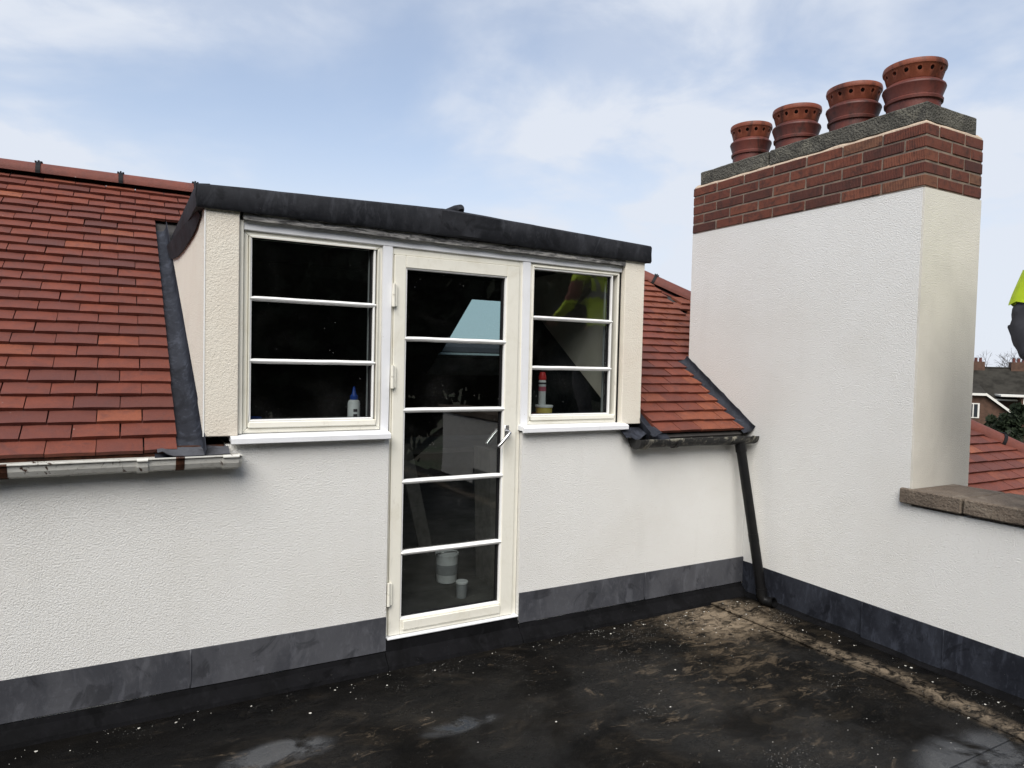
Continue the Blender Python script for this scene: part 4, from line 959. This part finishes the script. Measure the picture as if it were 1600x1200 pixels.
def tub(name, loc, r, h, mb, ml, label, lid=0.018, cat='tub'):
    t = empty(name, loc, label, cat)
    bm = bmesh.new(); lathe(bm, [(r*0.86, 0), (r*0.88, 0.003), (r, h)], 28); edges_smooth(bm_obj('tub_body', bm, mb, t, (0, 0, 0)), 35)
    bm = bmesh.new(); lathe(bm, [(r*1.07, h-lid*0.4), (r*1.08, h+lid*0.4), (r*1.0, h+lid*0.6)], 28); edges_smooth(bm_obj('lid', bm, ml, t, (0, 0, 0)), 35)
    return t
tub('filler_tub', (0.535, 0.21, SZ), 0.060, 0.085, 'plastic_yellow', 'plastic_blue', 'yellow tub with blue lid on the inner sill by the cheek', 0.05)
tub('plastic_tub', (0.70, 0.25, SZ), 0.075, 0.055, 'plastic_grey', 'plastic_grey', 'low grey tub between the yellow tub and the wide clear tub', 0.012)
tub('plastic_tub', (0.88, 0.22, SZ), 0.085, 0.088, 'plastic_grey', 'plastic_white', 'wide clear tub with pale rim beside the blue-nozzled bottle', 0.016)
tub('filler_tub', (2.352, 0.22, SZ), 0.055, 0.150, 'plastic_yellow', 'plastic_white', 'yellow tub with white lid under the spray can', 0.014)
tub('small_tub', (2.262, 0.20, SZ), 0.036, 0.10, 'plastic_red', 'plastic_red', 'little red pot beside the yellow tub on the inner sill', 0.01)
t = empty('spray_can', (2.335, 0.22, SZ+0.1587), 'white spray can with red cap standing on the yellow tub', 'can')
bm = bmesh.new(); lathe(bm, [(0.022, 0), (0.0245, 0.004), (0.0245, 0.155), (0.020, 0.165)], 24); edges_smooth(bm_obj('can_body', bm, 'plastic_white', t, (0, 0, 0)), 35)
bm = bmesh.new(); lathe(bm, [(0.025, 0.164), (0.025, 0.185), (0.017, 0.212), (0.011, 0.214)], 20); edges_smooth(bm_obj('cap', bm, 'plastic_red', t, (0, 0, 0)), 35)
bm = bmesh.new(); lathe(bm, [(0.0249, 0.09), (0.0249, 0.12)], 24); bm_obj('printed_band', bm, 'label_pink', t, (0, 0, 0)); bm = bmesh.new(); lathe(bm, [(0.0249, 0.135), (0.0249, 0.147)], 24); bm_obj('printed_band', bm, 'label_dark', t, (0, 0, 0))
t = empty('paint_bucket', (1.94, 0.80, 0.03), 'white paint bucket with wire handle standing on the floor inside the door', 'bucket')
bm = bmesh.new(); lathe(bm, [(0.066, 0), (0.070, 0.004), (0.078, 0.19), (0.082, 0.19), (0.082, 0.205), (0.073, 0.205), (0.064, 0.01)], 32, close=True); edges_smooth(bm_obj('bucket_body', bm, 'plastic_white', t, (0, 0, 0)), 35)
bm = bmesh.new(); tube(bm, [(-0.122+0.0*k, 0, 0) if False else (-0.082*math.cos(math.pi*k/12)-0.03*math.sin(math.pi*k/12), -0.06*math.sin(math.pi*k/12), 0.195+0.03*math.sin(math.pi*k/12)) for k in range(13)], 0.004, 8); bm_obj('wire_handle', bm, 'satin_steel', t, (0, 0, 0))
bm = bmesh.new(); lathe(bm, [(0.0745, 0.06), (0.0775, 0.13)], 32); bm_obj('printed_band', bm, 'plastic_grey', t, (0, 0, 0))
tub('paint_tin', (1.90, 0.46, 0.03), 0.038, 0.10, 'plastic_grey', 'plastic_white', 'small paint tin beside the bucket inside the door', 0.014, 'tin')
bm = bmesh.new(); prism(bm, [(2.17, 0.55, 0.032), (2.17, 0.80, 0.032), (2.17, 0.88, 0.97), (2.17, 0.63, 0.97)], (0.05, 0, 0)); tag(bm_obj('leaning_board', bm, 'room_board'), 'grey plasterboard offcut standing upright inside the door', 'board')
bm = bmesh.new(); prism(bm, [(2.02, 1.5, 0.032), (2.13, 1.5, 0.032), (1.92, 1.5, 0.92), (1.81, 1.5, 0.92)], (0, 0.03, 0)); tag(bm_obj('timber_plank', bm, 'room_board'), 'pale plank leaning at an angle in the dim room behind the door', 'plank')
t = empty('work_table', (2.2, 2.0, 0.03), 'dark work table in the dim room behind the door', 'table')
bm = bmesh.new(); bbox(bm, (-0.7, -0.35, 0.78), (0.9, 0.45, 0.82)); bm_obj('table_top', bm, 'room_boards', t, (0, 0, 0))
for x, y in ((-0.65, -0.3), (0.85, -0.3), (-0.65, 0.4), (0.85, 0.4)): bm = bmesh.new(); bbox(bm, (x-0.025, y-0.025, 0), (x+0.025, y+0.025, 0.779)); bm_obj('leg', bm, 'room_boards', t, (0, 0, 0))
# ------------------------------------------------------------------ worker bending on the parapet
def skin_body(name, verts, edges, radii, par, loc, root=0, sub=2):
    me = bpy.data.meshes.new(name); me.from_pydata([Vector(v) for v in verts], edges, []); o = bpy.data.objects.new(name, me); COL.objects.link(o)
    sk = o.modifiers.new('s', 'SKIN'); sk.use_smooth_shade = True
    for i, r in enumerate(radii):
        sv = me.skin_vertices[0].data[i]; sv.radius = r if isinstance(r, tuple) else (r, r); sv.use_root = (i == root)
    ss = o.modifiers.new('u', 'SUBSURF'); ss.levels = sub; ss.render_levels = sub
    bpy.context.view_layer.update(); dg = bpy.context.evaluated_depsgraph_get(); nm = bpy.data.meshes.new_from_object(o.evaluated_get(dg)); nm.name = name
    bpy.data.objects.remove(o, do_unlink=True); bpy.data.meshes.remove(me)
    return nm
pw = empty('person', (4.12, -1.925, 0.903), 'person in lime hi-vis jacket and dark work trousers standing on the parapet', 'person')
# local frame: +x to world +x, the worker faces -y and bends forward
V = [(0, 0.10, 0.98), (0, 0.06, 1.16), (0.0, 0.0, 1.33), (0, -0.07, 1.48), (0, -0.12, 1.58), (0, -0.16, 1.66), (0, -0.18, 1.70), (0, -0.22, 1.79), (0, -0.25, 1.87),
     (-0.11, 0.12, 0.90), (-0.14, -0.16, 0.52), (-0.15, 0.02, 0.14), (-0.15, 0.0, 0.055), (-0.16, -0.18, 0.04),
     (0.11, 0.12, 0.90), (0.14, -0.12, 0.52), (0.13, 0.06, 0.15), (0.13, 0.05, 0.055), (0.14, -0.13, 0.04),
     (-0.20, -0.12, 1.55), (-0.30, -0.12, 1.28), (-0.31, -0.34, 1.14), (-0.29, -0.42, 1.12),
     (0.20, -0.12, 1.55), (0.29, -0.14, 1.28), (0.24, -0.36, 1.14), (0.22, -0.44, 1.12)]
E_ = [(0, 1), (1, 2), (2, 3), (3, 4), (4, 5), (5, 6), (6, 7), (7, 8), (0, 9), (9, 10), (10, 11), (11, 12), (12, 13), (0, 14), (14, 15), (15, 16), (16, 17), (17, 18),
      (4, 19), (19, 20), (20, 21), (21, 22), (4, 23), (23, 24), (24, 25), (25, 26)]
RA = [(0.185, 0.155), (0.185, 0.145), (0.19, 0.14), (0.20, 0.14), (0.16, 0.11), 0.07, 0.078, 0.11, 0.082,
      0.126, 0.098, 0.066, 0.062, 0.045, 0.126, 0.098, 0.066, 0.062, 0.045,
      0.088, 0.066, 0.050, 0.036, 0.088, 0.066, 0.050, 0.036]
bmz = skin_body('body', V, E_, RA, pw, None, 0, 3)
o = link('body', bmz, None, pw, (0, 0, 0)); bmz.materials.clear()
for m_ in ('work_trousers', 'hivis', 'hivis_band', 'rust_sleeve', 'skin', 'boots', 'hair'): bmz.materials.append(MATS[m_])
for v_ in bmz.vertices:
    if v_.co.z < 1.62: v_.co += v_.normal*(0.012*noise.noise(Vector((v_.co.x*9, v_.co.y*9, v_.co.z*16)))+0.008*noise.noise(Vector((v_.co.x*5, v_.co.y*22, v_.co.z*30))))
for p in bmz.polygons:
    c = p.center; k = 1
    arm = abs(c.x) > 0.215 and 1.08 < c.z < 1.50
    if arm: k = 3 if c.z > 1.30 else (1 if c.y > -0.36 else 4)
    elif c.z > 1.665: k = 4
    elif c.z < 0.10: k = 5
    elif c.z < 1.055: k = 0
    elif 1.13 < c.z < 1.19 or 1.32 < c.z < 1.38 or (c.z > 1.36 and 0.08 < abs(c.x) < 0.13): k = 2
    p.material_index = k; p.use_smooth = True
# face features, ears, hair cap, hands
def blobm(name, c, r, mat, par, seg=12):
    bm = bmesh.new(); bmesh.ops.create_uvsphere(bm, u_segments=seg, v_segments=seg//2+2, radius=1.0)
    for v_ in bm.verts: v_.co = Vector((v_.co.x*r[0], v_.co.y*r[1], v_.co.z*r[2]))+Vector(c)
    ob = bm_obj(name, bm, mat, par, (0, 0, 0), True); return ob
blobm('hair', (0, -0.195, 1.850), (0.112, 0.125, 0.095), 'hair', pw, 16)
for sx_ in (-1, 1): blobm('ear', (sx_*0.108, -0.215, 1.80), (0.014, 0.024, 0.034), 'skin', pw); blobm('eye', (sx_*0.036, -0.325, 1.815), (0.012, 0.010, 0.009), 'far_white', pw)
blobm('nose', (0, -0.345, 1.78), (0.016, 0.022, 0.028), 'skin', pw); blobm('mouth', (0, -0.322, 1.735), (0.028, 0.010, 0.008), 'rust_sleeve', pw)
for sx_, W0 in ((-1, Vector((-0.29, -0.42, 1.12))), (1, Vector((0.22, -0.44, 1.12)))):
    d = Vector((0.02*-sx_, -0.93, -0.30)).normalized(); ac = Vector((0.75, 0, 0.66*sx_)).normalized()
    hv, he, hr_ = [W0-d*0.02, W0+d*0.05], [(0, 1)], [(0.030, 0.022), (0.042, 0.022)]
    for q in range(4):
        b0 = len(hv); off = ac*(-0.033+0.022*q); ln = (0.026, 0.031, 0.029, 0.023)[q]
        p0 = W0+d*0.065+off; cur = Vector((0, 0.1, -0.35))
        hv += [p0, p0+d*ln, p0+d*ln*1.9+cur*0.02, p0+d*ln*2.5+cur*0.05]; he += [(1, b0), (b0, b0+1), (b0+1, b0+2), (b0+2, b0+3)]; hr_ += [0.011, 0.0105, 0.0095, 0.008]
    b0 = len(hv); p0 = W0+d*0.025+ac*(-sx_*0.040); hv += [p0, p0+d*0.03+ac*(-sx_*0.018), p0+d*0.055+ac*(-sx_*0.020)]; he += [(0, b0), (b0, b0+1), (b0+1, b0+2)]; hr_ += [0.014, 0.012, 0.010]
    hm = skin_body('hand', hv, he, hr_, pw, None, 0, 1); hm.materials.clear(); link('hand', hm, 'skin', pw, (0, 0, 0), True)
# jacket hem standing off the hips
bm = bmesh.new(); rg = []
for z, rx, ry, y in ((1.045, 0.208, 0.176, 0.088), (1.10, 0.203, 0.168, 0.080), (1.22, 0.198, 0.156, 0.048)):
    rg.append([bm.verts.new((rx*math.cos(2*math.pi*k/28), y+ry*math.sin(2*math.pi*k/28), z+0.008*math.sin(k*1.7))) for k in range(28)])
for a, b in zip(rg, rg[1:]):
    for k in range(28): bm.faces.new((a[k], a[(k+1) % 28], b[(k+1) % 28], b[k]))
bm_obj('jacket_hem', bm, 'hivis', pw, (0, 0, 0), True)
for sx_ in (-1, 1):
    bm = bmesh.new(); bbox(bm, (sx_*0.10-0.065, 0.120, 0.80), (sx_*0.10+0.065, 0.218, 0.945), 0.018, 2)
    for v_ in bm.verts: v_.co += Vector(noise.noise_vector(v_.co*17))*0.012; v_.co.y -= 0.35*max(0, 0.93-v_.co.z)
    bm_obj('hip_pocket', bm, 'work_trousers', pw, (0, 0, 0), True)
# ------------------------------------------------------------------ background: houses, trees, wooded rise
def house(loc, rz, w, d, hw, hr_, label, dormer=True, gable=True, chim=True, mat='far_brick'):
    t = empty('house', loc, label, 'house', 'houses beyond the roof'); t.rotation_euler = (0, 0, rz)
    def bo(name, a, b, m_, par=t): bm = bmesh.new(); bbox(bm, a, b); return bm_obj(name, bm, m_, par, (0, 0, 0))
    bo('wall', (-w/2, -d/2, 0), (w/2, d/2, hw), mat)
    bm = bmesh.new(); e = 0.45; rl_ = max(0.5, w/2-d/2*0.9)
    P_ = [bm.verts.new(p) for p in ((-w/2-e, -d/2-e, hw-0.1), (w/2+e, -d/2-e, hw-0.1), (w/2+e, d/2+e, hw-0.1), (-w/2-e, d/2+e, hw-0.1), (-rl_, 0, hw+hr_), (rl_, 0, hw+hr_))]
    for f in ((0, 1, 5, 4), (1, 2, 5), (2, 3, 4, 5), (3, 0, 4), (3, 2, 1, 0)): bm.faces.new([P_[i] for i in f])
    rf_ = bm_obj('roof', bm, 'slate_roof', t, (0, 0, 0))
    bo('ridge', (-rl_, -0.12, hw+hr_-0.02), (rl_, 0.12, hw+hr_+0.10), 'slate_roof', t)
    bo('gutter', (-w/2-e, -d/2-e-0.1, hw-0.16), (w/2+e, -d/2-e, hw-0.02), 'far_white', t)
    if chim:
        for cx in (-2.2, 1.4):
            bo('chimney', (cx-0.7, -0.45, hw+hr_-0.8), (cx+0.7, 0.45, hw+hr_+0.6), mat, t)
            for q in (-0.4, 0.0, 0.4): bm = bmesh.new(); lathe(bm, [(0.14, 0), (0.12, 0.35), (0.15, 0.4)], 10, (cx+q, 0, hw+hr_+0.6)); bm_obj('chimney_pot', bm, 'pot_red', t, (0, 0, 0))
    def win(x, z, ww=1.1, hh=1.4, y=-d/2):
        f = bo('window', (x-ww/2-0.1, y-0.06, z-0.1), (x+ww/2+0.1, y+0.05, z+hh+0.1), 'far_white')
        for q in (-1, 1): bo('pane', (x+q*ww/4-ww/4+0.05, y-0.085, z), (x+q*ww/4+ww/4-0.05, y-0.065, z+hh), 'far_glass', f)
    for x in (-w*0.36, -w*0.12, w*0.14, w*0.37):
        win(x, hw-1.75); win(x, hw-4.6)
    if gable:
        gx = -2.6; bm = bmesh.new(); gw, gh = 2.6, 2.0
        prism(bm, [(gx-3.2, -d/2-1.2, 0), (gx+gw, -d/2-1.2, 0), (gx+gw, -d/2-1.2, hw-1.8), (gx, -d/2-1.2, hw-1.8+gh), (gx-3.2, -d/2-1.2, hw-1.8+gh)], (0, 1.19, 0)); bm_obj('gable_wall', bm, mat, t, (0, 0, 0))
        bo('eaves_board', (gx-3.6, -d/2-1.65, hw-1.72+gh), (gx, -d/2-1.2, hw-1.50+gh), 'far_white')
        slab('gable_roof', [(gx-3.6, -d/2-1.65, hw-1.49+gh), (gx, -d/2-1.65, hw-1.49+gh), (gx, 0.3, hw+hr_-0.5), (gx-3.6, 0.3, hw+hr_-0.5)], 0.02, 'slate_roof', t).location = (0, 0, 0)
        for s_ in (1,):
            bm = bmesh.new(); prism(bm, [(gx+s_*(gw+0.5), -d/2-1.6, hw-2.15), (gx, -d/2-1.6, hw-1.7+gh), (gx, -d/2-1.6, hw-1.45+gh), (gx+s_*(gw+0.5), -d/2-1.6, hw-1.90)], (0, 0.08, 0)); bm_obj('barge_board', bm, 'far_white', t, (0, 0, 0))
            slab('gable_roof', [(gx+s_*(gw+0.5), -d/2-1.5, hw-1.93), (gx, -d/2-1.5, hw-1.48+gh), (gx, -1.2, hw-1.48+gh), (gx+s_*(gw+0.5), -1.2, hw-1.93)], 0.12, 'slate_roof', t).location = (0, 0, 0)
        win(gx-0.9, hw-1.75, 0.8, 1.2, -d/2-1.2)
    if dormer:
        dx = 0.7; bo('dormer_box', (dx-0.55, -d/2-1.5, hw-0.85), (dx+0.55, -d/2+1.0, hw+0.25), 'far_brick'); bo('dormer_roof', (dx-2.2, -d/2-1.8, hw+0.26), (dx+0.75, -d/2+1.2, hw+0.42), 'far_white'); win(dx, hw-0.75, 0.6, 0.8, -d/2-1.5)
    return t
def dirp(az, dist, z): return Vector((math.sin(R(az))*dist, -3.6+math.cos(R(az))*dist, z))
def face(az): return R(180-az)-math.pi   # turn the front (-y) towards the terrace
house(dirp(64.3, 84, -9), -R(64.3)+R(14), 16, 9, 8.0, 2.9, 'brick house with slate hip roof, white barge boards and flat dormer', True, True)
house(dirp(72.5, 80, -9), -R(70), 13, 9, 7.0, 3.2, 'brick house next to the white-dormered one, partly behind dark conifers', False, True)
house(dirp(60.0, 112, -8.6), -R(60)+R(30), 16, 9, 7.6, 3.0, 'far slate-roofed house showing over the hip behind the chimney', False, False)
house(dirp(56, 100, -9), -R(56), 14, 9, 6.2, 3.6, 'plain slate-roofed house hidden mostly by the chimney', False, False)
house(dirp(79, 95, -9), -R(79)-R(20), 14, 9, 6.2, 3.6, 'slate-roofed house with two chimneys past the parapet end', False, True)
# wooded rise on the horizon
bm = bmesh.new(); prev = None
for k in range(241):
    az = -180+360*k/240; az_r = R(az); d_ = 420
    top = 1.0+5.0*(0.5+0.5*noise.noise((k*0.06, 1, 0)))+1.6*noise.noise((k*0.9, 4, 0))+0.8*noise.noise((k*2.7, 9, 0))
    ring = [bm.verts.new((math.sin(az_r)*r_, math.cos(az_r)*r_, z)) for r_, z in ((d_-90, -9.2), (d_-30, -9+(top+9)*0.62), (d_, top), (d_+60, top*0.7), (d_+160, -9.2))]
    if prev:
        for m in range(4): bm.faces.new((prev[m], prev[m+1], ring[m+1], ring[m]))
    prev = ring
tag(bm_obj('hills', bm, 'far_wood'), kind='structure')
def leaf_crown(seed, rx, rz, n, leaf, conic=False):
    r = random.Random(seed); v, f = [], []
    cl = []
    for i in range(46 if not conic else 60):
        if conic:
            z = r.random()**1.3; a = r.uniform(0, 2*math.pi); rad = rx*(1-z)*(0.55+0.5*r.random()); cl.append((Vector((math.cos(a)*rad, math.sin(a)*rad, z*rz)), rx*0.30*(1-z*0.75)))
        else:
            p = Vector((r.gauss(0, 1), r.gauss(0, 1), r.gauss(0, 1))).normalized()*r.uniform(0.45, 1.0)
            cl.append((Vector((p.x*rx, p.y*rx, p.z*rz*0.5+rz*0.5)), rx*r.uniform(0.20, 0.36)))
    for i in range(n):
        c, cr = r.choice(cl); p = c+Vector((r.gauss(0, 1), r.gauss(0, 1), r.gauss(0, 0.8)))*cr*0.5
        t = Vector((r.gauss(0, 1), r.gauss(0, 1), r.gauss(0, 0.6))).normalized(); u = t.orthogonal().normalized(); u.rotate(Matrix.Rotation(r.uniform(0, 6.28), 3, t)); w = t.cross(u)
        s = leaf*r.uniform(0.5, 1.2); b0 = len(v); v += [p-u*s, p+w*s*0.5, p+u*s, p-w*s*0.5]; f.append((b0, b0+1, b0+2, b0+3))
    me = bpy.data.meshes.new('crown'); me.from_pydata(v, [], f); me.materials.append(MATS['evergreen_leaf']); return me
def trunk_mesh(seed, h, r0, n=9, spread=0.5):
    r = random.Random(seed); bm = bmesh.new()
    tube(bm, [(0.05*k*r.uniform(-1, 1), 0.05*k*r.uniform(-1, 1), h*k/6) for k in range(7)], [r0*(1-0.13*k) for k in range(7)], 9)
    for i in range(n):
        z = h*r.uniform(0.3, 0.85); a = r.uniform(0, 6.28); ln = h*r.uniform(0.2, 0.4)*spread*2; p = Vector((0, 0, z)); pts = [p]
        d = Vector((math.cos(a), math.sin(a), 0.7)).normalized()
        for k in range(3): p = p+d*ln/3; d = (d+Vector((r.uniform(-.2, .2), r.uniform(-.2, .2), 0.15))).normalized(); pts.append(p)
        tube(bm, pts, [r0*0.4, r0*0.3, r0*0.2, r0*0.08], 6)
    me = bpy.data.meshes.new('trunk'); bmesh.ops.recalc_face_normals(bm, faces=bm.faces); bm.to_mesh(me); bm.free(); me.materials.append(MATS['bark']); return me
CROWN = [leaf_crown(s, 3.6, 9.0, 9000, 0.30) for s in (3, 5)]
CONE = [leaf_crown(s, 2.0, 8.6, 7000, 0.22, True) for s in (8, 9)]
TR = [trunk_mesh(1, 10.5, 0.32), trunk_mesh(2, 11.5, 0.36)]; TRC = trunk_mesh(4, 8.2, 0.16, 6, 0.15)
def tree(name, loc, crown, trunk, zc, sc, rot, label, group):
    t = empty(name, loc, label, 'tree', group); t.rotation_euler = (0, 0, rot); t.scale = (sc, sc, sc)
    a = link('trunk', trunk, None, t, (0, 0, 0)); b = link('crown', crown, None, t, (0, 0, zc))
def bare_mesh(seed, h):
    r = random.Random(seed); bm = bmesh.new()
    def grow(p, d, ln, rad, lev):
        q = p+d*ln; md = p+d*ln*0.5+Vector((r.uniform(-1, 1), r.uniform(-1, 1), 0))*ln*0.06
        tube(bm, [p, md, q], [rad, rad*0.85, rad*0.68], 5 if lev < 3 else 3, caps=False)
        if lev >= 6: return
        for i in range(3 if lev < 2 else r.choice((2, 3))):
            nd_ = (d+Vector((r.gauss(0, 1), r.gauss(0, 1), r.gauss(0.25, 0.6)))*0.52).normalized(); grow(q, nd_, ln*r.uniform(0.62, 0.82), rad*0.62, lev+1)
    grow(Vector((0, 0, 0)), Vector((0, 0, 1)), h*0.28, h*0.018, 0)
    me = bpy.data.meshes.new('branches'); bm.to_mesh(me); bm.free(); me.materials.append(MATS['twig']); return me
BARE = [bare_mesh(s, 11) for s in (2, 6)]
for i, (az, dist, h) in enumerate(((65.2, 125, 1.36), (64.6, 135, 1.32), (69.5, 118, 1.2), (73, 60, 0.85), (63.1, 40, 0.80), (76, 110, 1.15))):
    t = empty('bare_tree', dirp(az, dist, -9), ('leafless tree rising over the roofs beyond the white-dormered house', 'leafless tree rising over the roofs beyond the white-dormered house', 'leafless tree rising over the roofs beyond the white-dormered house', 'leafless tree past the parapet end', 'small twiggy leafless tree in front of the brick house by the chimney edge', 'leafless tree past the parapet end')[i], 'tree', 'bare trees among the houses')
    t.scale = (h,)*3; t.rotation_euler = (0, 0, i*1.7); link('branches', BARE[i % 2], None, t, (0, 0, 0))
for i, (az, dist, sc) in enumerate(((63.9, 44, 0.90), (64.6, 42, 0.93), (65.3, 42, 0.98), (66.4, 43, 1.02), (63.0, 46, 0.80), (67.8, 42, 0.95), (69.5, 41, 0.98), (61.8, 48, 0.72), (72, 42, 0.98), (75, 43, 0.9))):
    tree('conifer', dirp(az, dist, -9), CONE[i % 2], TRC, 0.4, sc, i*1.1, 'dark conifer in the screen of conifers before the far houses', 'conifer screen before the houses')
# tall evergreens behind the terrace (seen only as dark reflections in the glass)
k = 0
for az in range(110, 262, 9):
    dist = 17+3.5*math.sin(az*1.3); tree('evergreen_tree', dirp(az, dist, -9), CROWN[k % 2], TR[k % 2], 6.2, 1.22+0.10*math.sin(az), k*0.9, 'tall dark evergreen standing behind the open side of the terrace', 'evergreens behind the terrace'); k += 1
